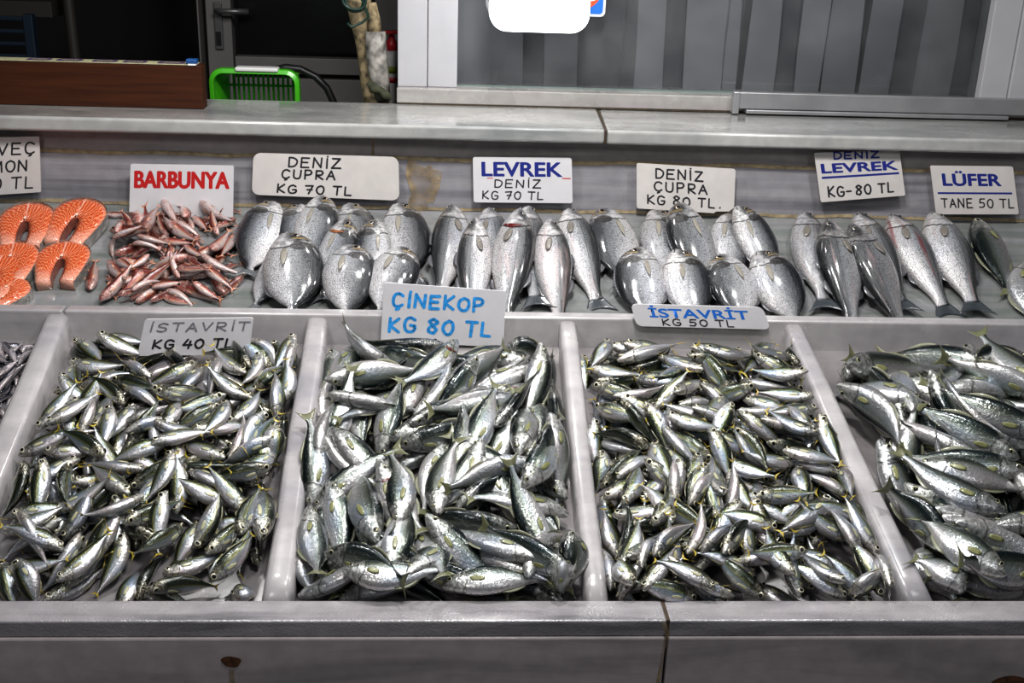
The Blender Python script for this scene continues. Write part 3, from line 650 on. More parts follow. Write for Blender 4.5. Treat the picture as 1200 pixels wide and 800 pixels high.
def prof(tab, t):
    xs = [p[0] for p in tab]; ys = [p[1] for p in tab]
    # smooth: cubic through linear interp blend
    i = int(np.searchsorted(xs, t)) - 1; i = max(0, min(i, len(xs) - 2))
    u = (t - xs[i]) / (xs[i + 1] - xs[i]); u = max(0, min(1, u))
    p0 = ys[max(i - 1, 0)]; p1 = ys[i]; p2 = ys[i + 1]; p3 = ys[min(i + 2, len(ys) - 1)]
    return max(.004, .5 * ((2 * p1) + (-p0 + p2) * u + (2 * p0 - 5 * p1 + 4 * p2 - p3) * u * u + (-p0 + 3 * p1 - 3 * p2 + p3) * u**3))
def bender(kz, ky):
    def f(p):
        x, y, z = p
        if abs(kz) > 1e-4:
            x0 = x - .35; th = kz * x0; r = 1 / kz
            x, z = .35 + (r - z) * math.sin(th), r - (r - z) * math.cos(th)
        if abs(ky) > 1e-4:
            x0 = x - .35; th = ky * x0; r = 1 / ky
            x, y = .35 + (r - y) * math.sin(th), r - (r - y) * math.cos(th)
        return (x, y, z)
    return f
def fmesh(name, vs, fs, attr, mat, smooth=True):
    me = bpy.data.meshes.new(name); me.from_pydata([tuple(map(float, v)) for v in vs], [], fs)
    a = me.attributes.new('fc', 'FLOAT_VECTOR', 'POINT'); a.data.foreach_set('vector', np.array(attr, dtype=np.float32).ravel())
    if smooth: me.polygons.foreach_set('use_smooth', [True] * len(me.polygons))
    bm = bmesh.new(); bm.from_mesh(me); bmesh.ops.recalc_face_normals(bm, faces=bm.faces); bm.to_mesh(me); bm.free()
    me.materials.append(mat); return me
def body_mesh(nm, sp, bd, mat, M_=26, N_=16, gape=0):
    s = SP[sp]; vs, fs, at_ = [], [], []; end = .90 if sp != 'bream' else .88
    ts = [end * (1 - math.cos(math.pi * (i / (M_ - 1)) ** .92)) / 2 for i in range(M_)]; ts[0] = .0; ts.insert(1, .012); ts.insert(3, .03)
    ts = sorted(set(ts)); M_ = len(ts)
    for t in ts:
        a, b_, w_ = prof(s['top'], t), prof(s['bot'], t), prof(s['wid'], t)
        if t == 0: a, b_, w_ = a * .6, b_ * .6, w_ * .5
        gill = 1 + .035 * math.exp(-((t - .20) / .022) ** 2) - .03 * math.exp(-((t - .245) / .015) ** 2)
        for k in range(N_):
            th = 2 * math.pi * k / N_; c, sn = math.cos(th), math.sin(th)
            h = a if sn > 0 else b_
            y = w_ * np.sign(c) * abs(c) ** .85 * gill; z = h * np.sign(sn) * abs(sn) ** (.95)
            # mouth: pinch and open
            x = t
            if t < .07 and gape and sn < 0: z -= gape * (1 - t / .07) * .6; x += .0
            if t < .06:
                m = math.exp(-((sn + .35) / .22) ** 2) * (1 - t / .06); y *= 1 - .35 * m
            if t < .004 and sn < -.1: x += .006
            vs.append(bd((x, y, z))); at_.append((t, sn, c))
    for i in range(M_ - 1):
        for k in range(N_): fs.append((i * N_ + k, i * N_ + (k + 1) % N_, (i + 1) * N_ + (k + 1) % N_, (i + 1) * N_ + k))
    fs += [tuple(range(N_)), tuple(range((M_ - 1) * N_, M_ * N_))]
    return fmesh(nm, vs, fs, at_, mat)
def sheet(nm, pts_u, bd, mat, thick=.0016, cols=None):
    """pts_u: grid rows of (x,z,y) -> thin double sheet; rows x cols"""
    r, c = len(pts_u), len(pts_u[0]); vs, fs, at_ = [], [], []
    for sgn in (1, -1):
        for i in range(r):
            for j in range(c):
                x, y, z = pts_u[i][j]; tk = thick * sgn * (1 - .8 * (j / (c - 1)))
                vs.append(bd((x, y + tk, z))); at_.append((i / (r - 1), j / (c - 1), 0))
    o = r * c
    for s_ in (0, o):
        for i in range(r - 1):
            for j in range(c - 1): fs.append((s_ + i * c + j, s_ + i * c + j + 1, s_ + (i + 1) * c + j + 1, s_ + (i + 1) * c + j))
    for i in range(r - 1):
        fs.append((i * c, (i + 1) * c, o + (i + 1) * c, o + i * c)); fs.append((i * c + c - 1, (i + 1) * c + c - 1, o + (i + 1) * c + c - 1, o + i * c + c - 1))
    for j in range(c - 1):
        fs.append((j, j + 1, o + j + 1, o + j)); q = (r - 1) * c; fs.append((q + j, q + j + 1, o + q + j + 1, o + q + j))
    return fmesh(nm, vs, fs, at_, mat)
def fin_meshes(sp, bd, mats):
    s = SP[sp]; out = []
    end = .90 if sp != 'bream' else .88; h = prof(s['top'], end); L = s['tail']; fk = s['fork']; sp_ = {'mackerel': .14, 'bluefish': .105, 'bass': .105}.get(sp, .12)
    # tail: rows top lobe -> bottom lobe, columns root -> tip
    rows = []
    for i in range(11):
        q = 1 - 2 * i / 10; row = []
        tipx = (1 - fk) + fk * abs(q) ** 1.3; tipz = sp_ * np.sign(q) * abs(q) ** .8
        for j in range(5):
            u = j / 4; x = end - .012 + L * tipx * u; z = h * q * (1 - u) + tipz * u * (1 - .25 * u * (1 - u)); row.append((x, .002 * math.sin(5 * q), z))
        rows.append(row)
    out.append(('tail_fin', sheet('tail_fin', rows, bd, mats['tail'], .003)))
    dz = {'mackerel': [(.30, .42, .055), (.44, .80, .035)], 'bluefish': [(.34, .44, .025), (.46, .80, .05)], 'bass': [(.32, .50, .055), (.55, .72, .055)], 'bream': [(.24, .78, .045)], 'mullet': [(.30, .42, .07), (.56, .70, .05)], 'anchovy': [(.45, .58, .05)]}[sp]
    az = {'mackerel': (.52, .80, .03), 'bluefish': (.50, .80, .05), 'bass': (.60, .74, .05), 'bream': (.56, .76, .04), 'mullet': (.60, .72, .045), 'anchovy': (.58, .78, .03)}[sp]
    for nm, (a, b_, hh), sg in [('dorsal_fin', d, 1) for d in dz] + [('anal_fin', az, -1)]:
        rows = []
        for i in range(9):
            u = i / 8; t = a + (b_ - a) * u; base = prof(s['top' if sg > 0 else 'bot'], t) * .96
            f_ = hh * (math.sin(math.pi * min(1, u * 1.15 + .12)) ** .6 if u < .85 else .3) * (1 - .35 * u)
            fo = .35 * f_   # fins lie folded back
            rows.append([(t + fo * k / 2 * 1.6, .001, sg * (base - .004 + (f_ * .6) * k / 2)) for k in range(3)])
        out.append((nm, sheet(nm, rows, bd, mats['fin'], .0018)))
    t0 = .255; pl = {'bream': .20, 'mackerel': .15, 'bass': .12}.get(sp, .12)
    for sd in (1, -1):
        rows = []
        for i in range(5):
            q = i / 4 - .5; row = []
            for j in range(5):
                u = j / 4; t = t0 + pl * u; wd = .040 * math.sin(math.pi * (.12 + .80 * u)) ** .8 if sp != 'bream' else .036 * math.sin(math.pi * (.2 + .78 * u))
                z = -.022 - .02 * u + q * wd * 1.1
                hh = prof(s['top'], t) if z > 0 else prof(s['bot'], t); w_ = prof(s['wid'], t)
                y = w_ * max(0, 1 - min(.99, abs(z) / hh) ** 2) ** .45 + .0035 + .010 * u
                row.append((t, sd * y, z))
            rows.append(row)
        out.append(('pectoral_fin', sheet('pectoral_fin', rows, bd, mats['pec'], .0014)))
    ex, ez, er = s['eye']; w_ = prof(s['wid'], ex); hh = prof(s['top'], ex)
    for sd in (1, -1):
        vs, at_, fs = [], [], []; y0 = w_ * (1 - (ez / hh) ** 2) ** .45 * .97; c = (ex, sd * (y0 - .002), ez); nr, nn = 6, 14
        for i in range(nr):
            ph = math.pi * .5 * i / (nr - 1)
            for k in range(nn):
                th = 2 * math.pi * k / nn; r_ = er * math.sin(ph)
                vs.append(bd((c[0] + r_ * math.cos(th), c[1] + sd * er * .42 * math.cos(ph), c[2] + r_ * math.sin(th)))); at_.append((i / (nr - 1), k / nn, 0))
        for i in range(nr - 1):
            for k in range(nn): fs.append((i * nn + k, i * nn + (k + 1) % nn, (i + 1) * nn + (k + 1) % nn, (i + 1) * nn + k))
        me = fmesh('eye', vs, fs, at_, mats['eye']); out.append(('eye', me))
    return out
def ramp(nt, stops, inp=None, interp='LINEAR'):
    r = nt.nodes.new('ShaderNodeValToRGB'); e = r.color_ramp.elements; r.color_ramp.interpolation = interp
    while len(e) > 1: e.remove(e[-1])
    e[0].position = stops[0][0]; e[0].color = tuple(stops[0][1]) + (1,)
    for p, c in stops[1:]:
        k = e.new(p); k.color = tuple(c) + (1,)
    if inp is not None: nt.links.new(inp, r.inputs[0])
    return r
def math_(nt, op, a, b=None, c=None, clamp=False):
    n = nt.nodes.new('ShaderNodeMath'); n.operation = op; n.use_clamp = clamp
    for i, v in enumerate((a, b, c)):
        if v is None: continue
        if isinstance(v, (int, float)): n.inputs[i].default_value = v
        else: nt.links.new(v, n.inputs[i])
    return n.outputs[0]
def mixc(nt, fac, a, b, mode='MIX'):
    n = nt.nodes.new('ShaderNodeMix'); n.data_type = 'RGBA'; n.blend_type = mode
    for i, v in ((0, fac), (6, a), (7, b)):
        if isinstance(v, (int, float)): n.inputs[i].default_value = v
        elif isinstance(v, tuple): n.inputs[i].default_value = v + (1,) if len(v) == 3 else v
        else: nt.links.new(v, n.inputs[i])
    return n.outputs[2]
def fish_mat(name, stops, head, metal, rough, scale_n=(70, 9), scale_amt=.5, spots=None, lat=None, irid=.25, var=.3, gillspot=0, blotch=None):
    big = scale_n[0] >= 100
    m, nt, b = newmat(name); N = nt.nodes; L = nt.links
    at_ = N.new('ShaderNodeAttribute'); at_.attribute_name = 'fc'
    sx = N.new('ShaderNodeSeparateXYZ'); L.new(at_.outputs['Vector'], sx.inputs[0]); t, v, c = sx.outputs
    oi = N.new('ShaderNodeObjectInfo'); rnd = oi.outputs['Random']
    tc = N.new('ShaderNodeTexCoord')
    offo = N.new('ShaderNodeVectorMath'); offo.operation = 'ADD'; L.new(tc.outputs['Object'], offo.inputs[0])
    # wobble of the colour boundary, per fish
    off = N.new('ShaderNodeVectorMath'); off.operation = 'ADD'; L.new(at_.outputs['Vector'], off.inputs[0])
    cmb = N.new('ShaderNodeCombineXYZ'); L.new(math_(nt, 'MULTIPLY', rnd, 37.), cmb.inputs[0]); L.new(math_(nt, 'MULTIPLY', rnd, 91.), cmb.inputs[2]); L.new(cmb.outputs[0], off.inputs[1]); L.new(cmb.outputs[0], offo.inputs[1])
    nz = N.new('ShaderNodeTexNoise'); nz.inputs['Scale'].default_value = 6; nz.inputs['Detail'].default_value = 4; L.new(off.outputs[0], nz.inputs['Vector'])
    nzf = math_(nt, 'SUBTRACT', nz.outputs['Fac'], .5)
    vv = math_(nt, 'MULTIPLY_ADD', v, .5, .5)
    vv2 = math_(nt, 'MULTIPLY_ADD', nzf, .12, vv, clamp=True)
    col = ramp(nt, stops, vv2).outputs['Color']
    # iridescent drift
    ir = N.new('ShaderNodeTexNoise'); ir.inputs['Scale'].default_value = 2.6; ir.inputs['Detail'].default_value = 2; L.new(offo.outputs[0], ir.inputs['Vector'])
    irc = ramp(nt, [(.3, (.55, .75, 1.)), (.45, (.95, 1, 1)), (.55, (1, .98, .9)), (.7, (1, .82, .78))], ir.outputs['Fac']).outputs['Color']
    col = mixc(nt, irid, col, irc, 'MULTIPLY')
    # head
    hm = ramp(nt, [(0, (1, 1, 1)), (.21, (1, 1, 1)), (.25, (0, 0, 0))], t).outputs['Color']
    hn = N.new('ShaderNodeTexNoise'); hn.inputs['Scale'].default_value = 30; hn.inputs['Detail'].default_value = 4; L.new(offo.outputs[0], hn.inputs['Vector'])
    hc = ramp(nt, [(.35, head[0]), (.5, head[1]), (.62, head[2])], hn.outputs['Fac']).outputs['Color']
    hfac = math_(nt, 'MULTIPLY', hm, .85)
    col = mixc(nt, hfac, col, mixc(nt, .35, hc, col, 'MIX'))
    if big:
        ex = math_(nt, 'MULTIPLY', math_(nt, 'SUBTRACT', t, .10), 11.); ey = math_(nt, 'MULTIPLY', math_(nt, 'SUBTRACT', v, .42), 1.7)
        mk = math_(nt, 'SUBTRACT', 1.15, math_(nt, 'ADD', math_(nt, 'MULTIPLY', ex, ex), math_(nt, 'MULTIPLY', ey, ey)), clamp=True)
        col = mixc(nt, math_(nt, 'MULTIPLY', mk, .9), col, (.035, .035, .04))
        gb = math_(nt, 'MULTIPLY', math_(nt, 'LESS_THAN', math_(nt, 'ABSOLUTE', math_(nt, 'SUBTRACT', t, .135)), .012), math_(nt, 'GREATER_THAN', v, .2))
        if 'bream' in name: col = mixc(nt, math_(nt, 'MULTIPLY', gb, .5), col, (.55, .38, .12))
    # scales
    vm = N.new('ShaderNodeVectorMath'); vm.operation = 'MULTIPLY'; L.new(at_.outputs['Vector'], vm.inputs[0]); vm.inputs[1].default_value = (scale_n[0], scale_n[1], scale_n[1] * .3)
    vo = N.new('ShaderNodeTexVoronoi'); vo.inputs['Scale'].default_value = 1; L.new(vm.outputs[0], vo.inputs['Vector'])
    sc = ramp(nt, [(0, (1, 1, 1)), (.45, (.78, .78, .78)), (.8, (.22, .22, .24))], vo.outputs['Distance']).outputs['Color']
    bodymask = math_(nt, 'SUBTRACT', 1, hm)
    col = mixc(nt, math_(nt, 'MULTIPLY', bodymask, scale_amt), col, sc, 'MULTIPLY')
    if spots:
        vo2 = N.new('ShaderNodeTexNoise'); vo2.inputs['Scale'].default_value = spots[1]; vo2.inputs['Detail'].default_value = 5; L.new(off.outputs[0], vo2.inputs['Vector'])
        sp_ = ramp(nt, [(spots[2], (0, 0, 0)), (spots[2] + .1, (1, 1, 1))], vo2.outputs['Fac']).outputs['Color']
        col = mixc(nt, math_(nt, 'MULTIPLY', sp_, spots[3]), col, spots[0])
    if lat:
        d = math_(nt, 'ABSOLUTE', math_(nt, 'SUBTRACT', v, lat[0]))
        lm = math_(nt, 'LESS_THAN', d, lat[1]); lm = math_(nt, 'MULTIPLY', lm, math_(nt, 'GREATER_THAN', t, .27))
        col = mixc(nt, math_(nt, 'MULTIPLY', lm, lat[3]), col, lat[2])
    # gill edge, mouth line and nostril
    arc = math_(nt, 'MULTIPLY_ADD', math_(nt, 'MULTIPLY', v, v), -.055, math_(nt, 'MULTIPLY_ADD', nzf, .03, .238))
    g = math_(nt, 'LESS_THAN', math_(nt, 'ABSOLUTE', math_(nt, 'SUBTRACT', t, arc)), .0075)
    arc2 = math_(nt, 'MULTIPLY_ADD', math_(nt, 'MULTIPLY', v, v), -.05, .165)
    g2 = math_(nt, 'MULTIPLY', math_(nt, 'LESS_THAN', math_(nt, 'ABSOLUTE', math_(nt, 'SUBTRACT', t, arc2)), .004), .6)
    mo = math_(nt, 'MULTIPLY', math_(nt, 'LESS_THAN', math_(nt, 'ABSOLUTE', math_(nt, 'ADD', v, math_(nt, 'MULTIPLY_ADD', t, 3.0, .22))), .085), math_(nt, 'LESS_THAN', t, .07))
    dk = math_(nt, 'MAXIMUM', math_(nt, 'MAXIMUM', g, g2), mo)
    if gillspot:
        dx = math_(nt, 'MULTIPLY', math_(nt, 'SUBTRACT', t, .235), 26.); dy = math_(nt, 'MULTIPLY', math_(nt, 'SUBTRACT', v, .42), 3.4)
        gs = math_(nt, 'LESS_THAN', math_(nt, 'ADD', math_(nt, 'MULTIPLY', dx, dx), math_(nt, 'MULTIPLY', dy, dy)), gillspot)
        dk = math_(nt, 'MAXIMUM', dk, gs)
    col = mixc(nt, math_(nt, 'MULTIPLY', dk, .85 if big else .6), col, (.02, .018, .016))
    if blotch:
        bn = N.new('ShaderNodeTexNoise'); bn.inputs['Scale'].default_value = 2.2; bn.inputs['Detail'].default_value = 4; L.new(off.outputs[0], bn.inputs['Vector'])
        bm_ = ramp(nt, [(blotch[1], (0, 0, 0)), (blotch[1] + .12, (1, 1, 1))], bn.outputs['Fac']).outputs['Color']
        col = mixc(nt, math_(nt, 'MULTIPLY', bm_, blotch[2]), col, blotch[0])
    # per-fish brightness
    br = math_(nt, 'MULTIPLY_ADD', rnd, var * 1.5, .92 - var * 1.3)
    bc = N.new('ShaderNodeCombineXYZ')
    for i in range(3): L.new(br, bc.inputs[i])
    col = mixc(nt, 1., col, bc.outputs[0], 'MULTIPLY')
    L.new(col, b.inputs['Base Color'])
    b.inputs['Metallic'].default_value = metal; b.inputs['Roughness'].default_value = rough
    b.inputs['Coat Weight'].default_value = .9; b.inputs['Coat Roughness'].default_value = .07
    b.inputs['Specular IOR Level'].default_value = .6
    bn2 = N.new('ShaderNodeTexNoise'); bn2.inputs['Scale'].default_value = 38; bn2.inputs['Detail'].default_value = 3; L.new(offo.outputs[0], bn2.inputs['Vector'])
    hgt = math_(nt, 'ADD', math_(nt, 'MULTIPLY', vo.outputs['Distance'], -1. * scale_amt), math_(nt, 'MULTIPLY', bn2.outputs['Fac'], 1.1 if scale_n[0] < 100 else .45))
    bp = N.new('ShaderNodeBump'); bp.inputs['Strength'].default_value = .7; bp.inputs['Distance'].default_value = .0014
    L.new(hgt, bp.inputs['Height']); L.new(bp.outputs['Normal'], b.inputs['Normal'])
    bp2 = N.new('ShaderNodeBump'); bp2.inputs['Strength'].default_value = .5; bp2.inputs['Distance'].default_value = .0012
    if big:
        gn = N.new('ShaderNodeTexNoise'); gn.inputs['Scale'].default_value = 120; gn.inputs['Detail'].default_value = 2; L.new(offo.outputs[0], gn.inputs['Vector'])
        bp2.inputs['Strength'].default_value = 1.; bp2.inputs['Distance'].default_value = .0032; b.inputs['Coat Roughness'].default_value = .12; L.new(gn.outputs['Fac'], bp2.inputs['Height'])
    else: L.new(bn2.outputs['Fac'], bp2.inputs['Height']); L.new(bp2.outputs['Normal'], b.inputs['Coat Normal'])
    return m
def fin_mat(name, c0, c1, alpha=.85):
    m, nt, b = newmat(name); N = nt.nodes; L = nt.links
    at_ = N.new('ShaderNodeAttribute'); at_.attribute_name = 'fc'
    wv = N.new('ShaderNodeTexWave'); wv.inputs['Scale'].default_value = 5; wv.inputs['Distortion'].default_value = 1.2; L.new(at_.outputs['Vector'], wv.inputs['Vector'])
    r = ramp(nt, [(0, c0), (1, c1)], wv.outputs['Fac']); L.new(r.outputs['Color'], b.inputs['Base Color'])
    b.inputs['Roughness'].default_value = .3; b.inputs['Coat Weight'].default_value = .6
    b.inputs['Subsurface Weight'].default_value = 0
    return m
def eye_mat(name, ring, pupil=(.004, .004, .005), pr=.42):
    m, nt, b = newmat(name); N = nt.nodes; L = nt.links
    at_ = N.new('ShaderNodeAttribute'); at_.attribute_name = 'fc'
    sx = N.new('ShaderNodeSeparateXYZ'); L.new(at_.outputs['Vector'], sx.inputs[0])
    r = ramp(nt, [(0, pupil), (pr, pupil), (pr + .08, ring), (.8, ring), (.95, (.03, .03, .03))], sx.outputs[0])
    L.new(r.outputs['Color'], b.inputs['Base Color']); b.inputs['Roughness'].default_value = .1; b.inputs['Coat Weight'].default_value = 1; b.inputs['Coat Roughness'].default_value = .03
    b.inputs['Metallic'].default_value = .2
    return m
W_ = (.80, .80, .82)
MATS = {
 'mackerel': dict(body=fish_mat('mackerel_skin', [(0, (.62, .60, .62)), (.28, (.62, .63, .68)), (.48, (.42, .49, .54)), (.58, (.30, .35, .30)), (.645, (.26, .26, .07)), (.70, (.05, .065, .035)), (1, (.010, .017, .014))],
                  [(.05, .05, .04), (.42, .38, .26), (.78, .76, .70)], .62, .25, (60, 8), .22, lat=(.12, .03, (.12, .12, .08), .45), irid=.55, gillspot=1.2),
             tail=fin_mat('yellow_tail', (.30, .22, .02), (.50, .40, .05)), fin=fin_mat('dusky_fin', (.08, .08, .04), (.2, .18, .08)), pec=fin_mat('clear_fin', (.3, .3, .2), (.5, .48, .3)), eye=eye_mat('mackerel_eye', (.62, .58, .42))),
 'bluefish': dict(body=fish_mat('bluefish_skin', [(0, (.66, .65, .66)), (.30, (.62, .63, .65)), (.48, (.42, .46, .46)), (.60, (.25, .28, .24)), (.70, (.075, .09, .075)), (.82, (.02, .035, .034)), (1, (.008, .014, .016))],
                  [(.12, .13, .12), (.5, .5, .46), (.80, .80, .78)], .60, .24, (80, 11), .32, irid=.4, lat=(.22, .02, (.25, .27, .25), .4)),
             tail=fin_mat('olive_tail', (.09, .10, .05), (.18, .18, .10)), fin=fin_mat('grey_fin', (.14, .15, .1), (.28, .28, .2)), pec=fin_mat('yellow_green_fin', (.14, .15, .06), (.27, .27, .13)), eye=eye_mat('bluefish_eye', (.34, .33, .2))),
 'bass': dict(body=fish_mat('bass_skin', [(0, (.78, .76, .77)), (.34, (.70, .69, .71)), (.50, (.48, .49, .51)), (.65, (.22, .23, .24)), (.80, (.06, .065, .07)), (1, (.012, .015, .017))],
                  [(.16, .15, .15), (.45, .43, .42), (.76, .73, .72)], .22, .27, (130, 20), .8, irid=.2, lat=(.24, .022, (.08, .08, .09), .7), blotch=((.62, .42, .42), .62, .5)),
             tail=fin_mat('dark_tail', (.02, .025, .03), (.07, .08, .09)), fin=fin_mat('dark_fin', (.05, .05, .06), (.15, .15, .16)), pec=fin_mat('brown_grey_fin', (.10, .09, .08), (.25, .23, .2)), eye=eye_mat('bass_eye', (.35, .33, .28))),
 'bream': dict(body=fish_mat('bream_skin', [(0, (.80, .78, .79)), (.34, (.72, .72, .74)), (.50, (.48, .49, .51)), (.66, (.20, .21, .225)), (.79, (.05, .055, .065)), (1, (.012, .014, .018))],
                  [(.06, .06, .07), (.52, .50, .49), (.82, .80, .80)], .22, .26, (120, 20), .85, irid=.15, lat=(.40, .02, (.1, .1, .11), .5), gillspot=1.6),
             tail=fin_mat('slate_tail', (.06, .065, .07), (.16, .17, .18)), fin=fin_mat('slate_fin', (.06, .06, .07), (.18, .18, .2)), pec=fin_mat('bream_pectoral', (.16, .15, .13), (.38, .35, .3)), eye=eye_mat('bream_eye', (.34, .26, .18))),
 'mullet': dict(body=fish_mat('mullet_skin', [(0, (.80, .68, .66)), (.35, (.76, .60, .56)), (.48, (.60, .28, .22)), (.60, (.40, .08, .05)), (.74, (.17, .03, .018)), (1, (.06, .014, .01))],
                  [(.35, .06, .04), (.62, .32, .26), (.75, .62, .58)], .18, .28, (46, 8), .35, irid=.2, spots=((.5, .03, .04), 7, .55, .65), var=.3, lat=(-.1, .06, (.62, .45, .12), .35)),
             tail=fin_mat('pink_tail', (.5, .18, .1), (.6, .32, .2)), fin=fin_mat('red_fin', (.4, .12, .06), (.55, .3, .18)), pec=fin_mat('pale_pink_fin', (.5, .22, .14), (.65, .4, .3)), eye=eye_mat('mullet_eye', (.45, .3, .25))),
 'anchovy': dict(body=fish_mat('anchovy_skin', [(0, (.55, .50, .52)), (.4, (.56, .50, .52)), (.6, (.34, .33, .38)), (.74, (.05, .06, .09)), (1, (.012, .014, .022))],
                  [(.15, .12, .13), (.4, .34, .34), (.62, .58, .6)], .4, .25, (50, 7), .15, irid=.3),
             tail=fin_mat('smoky_tail', (.08, .08, .09), (.2, .19, .2)), fin=None, pec=None, eye=eye_mat('anchovy_eye', (.5, .5, .5))),
}
for k in ('anchovy',): MATS[k]['fin'] = MATS[k]['pec'] = MATS[k]['tail']
VAR = {}
for sp, big in (('mackerel', 0), ('bluefish', 0), ('bass', 1), ('bream', 1), ('mullet', 0), ('anchovy', 0)):
    VAR[sp] = []
    bends = [(0, 0), (.55, .15), (-.55, -.1), (.1, .75), (-.1, -.75), (.25, 1.3), (.3, -.3)]
    if big: bends = [(0, 0), (.22, 0), (-.22, 0), (.1, .25), (-.1, -.25)]
    for i, (kz, ky) in enumerate(bends):
        bd = bender(kz, ky)
        VAR[sp].append((body_mesh(sp + '_body', sp, bd, MATS[sp]['body'], 34 if big else 24, 24 if big else 14, gape=(.03 if i == 2 else 0)), fin_meshes(sp, bd, MATS[sp])))
def make_fish(name, sp, var, mw, parts=None):
    me, fins = VAR[sp][var]
    o = bpy.data.objects.new(name, me); COL.objects.link(o); o.matrix_world = mw
    for nm, fm in fins:
        if parts is not None and nm not in parts: continue
        c = bpy.data.objects.new(nm, fm); COL.objects.link(c); c.parent = o
    return o

# ------------------------------------------------------------------ where each fish lies: (x0, y0, scale, rows of "head x,head y,tail x,tail y,look")
def rows(x0, y0, s, txt):
    out = []
    for r in txt.split(';'):
        r = r.strip()
        if not r: continue
        f = r.split(','); a = [float(q) for q in f[:4]]
        out.append((x0 + a[0] / s, y0 + a[1] / s, x0 + a[2] / s, y0 + a[3] / s, f[4]))
    out.sort(key=lambda q: 0 if q[4] == 'D' else 1)
    return out
k = 4.705
T1 = rows(0, 370, k, """480,35,640,70,D;640,70,780,65,D;390,80,480,200,D;420,85,535,205,L;525,95,760,160,U;545,185,790,210,U;830,340,690,270,B;365,235,720,310,U;425,400,640,285,U;400,275,405,430,R;260,410,330,330,D;315,320,395,430,R;440,540,530,405,L;205,635,360,410,L;395,440,380,665,R;530,620,590,455,L;430,640,520,470,B;700,495,510,320,Rd;620,350,780,370,Ud;690,385,865,475,Ub;755,480,610,655,L;690,620,870,480,Ub;615,490,590,640,L;685,705,870,520,Ud;860,550,870,660,B;255,600,370,520,U;205,745,400,625,Ub;80,780,235,660,U;245,800,420,690,U;600,820,415,655,Rd;655,810,505,640,R;690,740,800,830,U;930,690,740,745,U;420,720,370,850,L;830,410,960,440,Ud;690,655,810,590,B""")
T1 += rows(180, 370, k, """545,75,690,230,B;640,225,540,130,U;675,100,775,315,L;800,0,715,150,L;800,60,760,220,D;800,120,785,270,B;600,200,545,330,L;535,395,735,250,N;510,330,365,230,U;530,290,470,220,D;360,220,300,440,B;245,258,0,390,Ud;275,265,140,425,L;540,470,325,320,U;435,595,630,395,U;720,470,790,330,L;680,575,690,320,Rb;0,420,320,445,Ud;405,440,140,535,Ud;375,495,70,630,Ud;460,610,220,590,Ud;215,625,425,650,U;0,670,215,625,Ub;60,620,150,510,L;420,470,335,590,L;430,800,520,590,B;610,520,455,790,B;540,800,620,560,R;570,800,640,610,L;665,590,735,700,R;740,660,570,800,B;125,655,120,830,L;400,810,165,655,U;-20,700,110,690,U;160,780,330,800,D""")
T1 += rows(0, 535, k, """155,35,40,340,Rd;245,5,215,275,L;60,350,165,235,L;370,40,340,210,Ld;405,190,520,70,U;800,70,560,45,Ub;715,210,480,25,U;710,175,941,20,Ud;915,90,740,310,N;285,280,430,200,U;440,330,560,200,D;345,430,500,160,L;430,510,625,150,Ld;635,155,640,470,L;525,545,590,350,L;340,330,205,480,U;5,430,400,270,U;150,420,180,480,B;370,530,240,410,U;440,350,370,440,B;480,530,180,570,D;-30,480,320,540,U;0,530,50,710,L;95,550,175,790,L;225,775,450,555,U;355,710,650,530,U;345,785,590,610,U;725,485,565,780,L;630,820,720,670,L;745,790,850,570,D;800,720,900,780,D;850,440,650,390,D;675,375,850,340,Ud;800,200,700,260,B""")
T1 += rows(160, 535, k, """215,-40,170,120,L;190,10,480,90,Nd;700,155,420,75,Nd;215,270,230,50,L;275,70,420,160,Ub;790,55,590,100,Ud;810,-10,575,95,U;150,190,100,330,L;510,180,260,175,U;605,265,500,150,R;250,265,560,245,U;250,275,20,600,Ud;130,630,220,420,L;370,345,200,590,L;330,555,410,340,R;500,280,405,505,R;385,555,550,370,Ud;600,290,550,440,B;145,655,530,525,U;690,160,660,330,R;560,440,640,220,Ld;470,675,610,400,Ld;650,600,640,330,D;700,510,735,210,R;425,785,670,590,Ud;520,770,640,760,U;50,720,150,780,D""")
T2 = rows(340, 385, k, """255,110,190,300,L;850,100,410,75,D;430,130,820,180,D;365,80,250,300,R;560,230,375,75,B;240,330,500,290,D;245,350,450,360,D;370,320,370,570,R;185,280,760,225,Nb;635,210,425,545,L;735,225,560,510,L;210,365,360,480,B;170,480,180,380,B;170,590,320,470,U;935,35,685,400,L;495,725,520,490,R;590,650,960,550,Ud;700,470,880,340,B;550,610,790,520,U;105,740,140,520,B;165,600,527,955,Ub;222,530,455,790,U;480,730,560,900,L;855,620,705,1020,R""")
T2 += rows(500, 385, k, """430,90,620,45,D;100,330,300,190,B;290,260,100,360,Ud;370,195,350,350,B;540,225,400,480,R;570,170,170,80,U;690,330,740,480,D;650,380,720,330,D;650,85,600,410,R;380,540,540,330,Rd;-100,520,200,500,D;495,375,-60,495,Nb;620,415,575,710,R;225,690,330,430,L;510,685,560,420,L;330,700,430,560,U;150,790,200,590,L;620,760,330,800,U;540,700,600,780,D;600,790,690,640,Ld;695,450,760,950,Rb;320,670,240,800,U""")
T2 += rows(330, 535, k, """160,160,200,-40,L;150,300,330,60,U;230,290,250,600,R;280,80,340,510,R;95,530,70,790,B;115,285,150,690,R;480,260,600,430,D;390,400,620,560,D;515,470,395,60,R;550,30,600,250,R;660,385,650,0,L;840,325,900,10,L;690,570,840,730,Ud;720,350,900,650,R;70,800,310,570,Ub;285,700,560,770,U;330,640,500,690,U;250,515,540,640,Ud;680,780,850,740,U;580,800,680,440,R""")
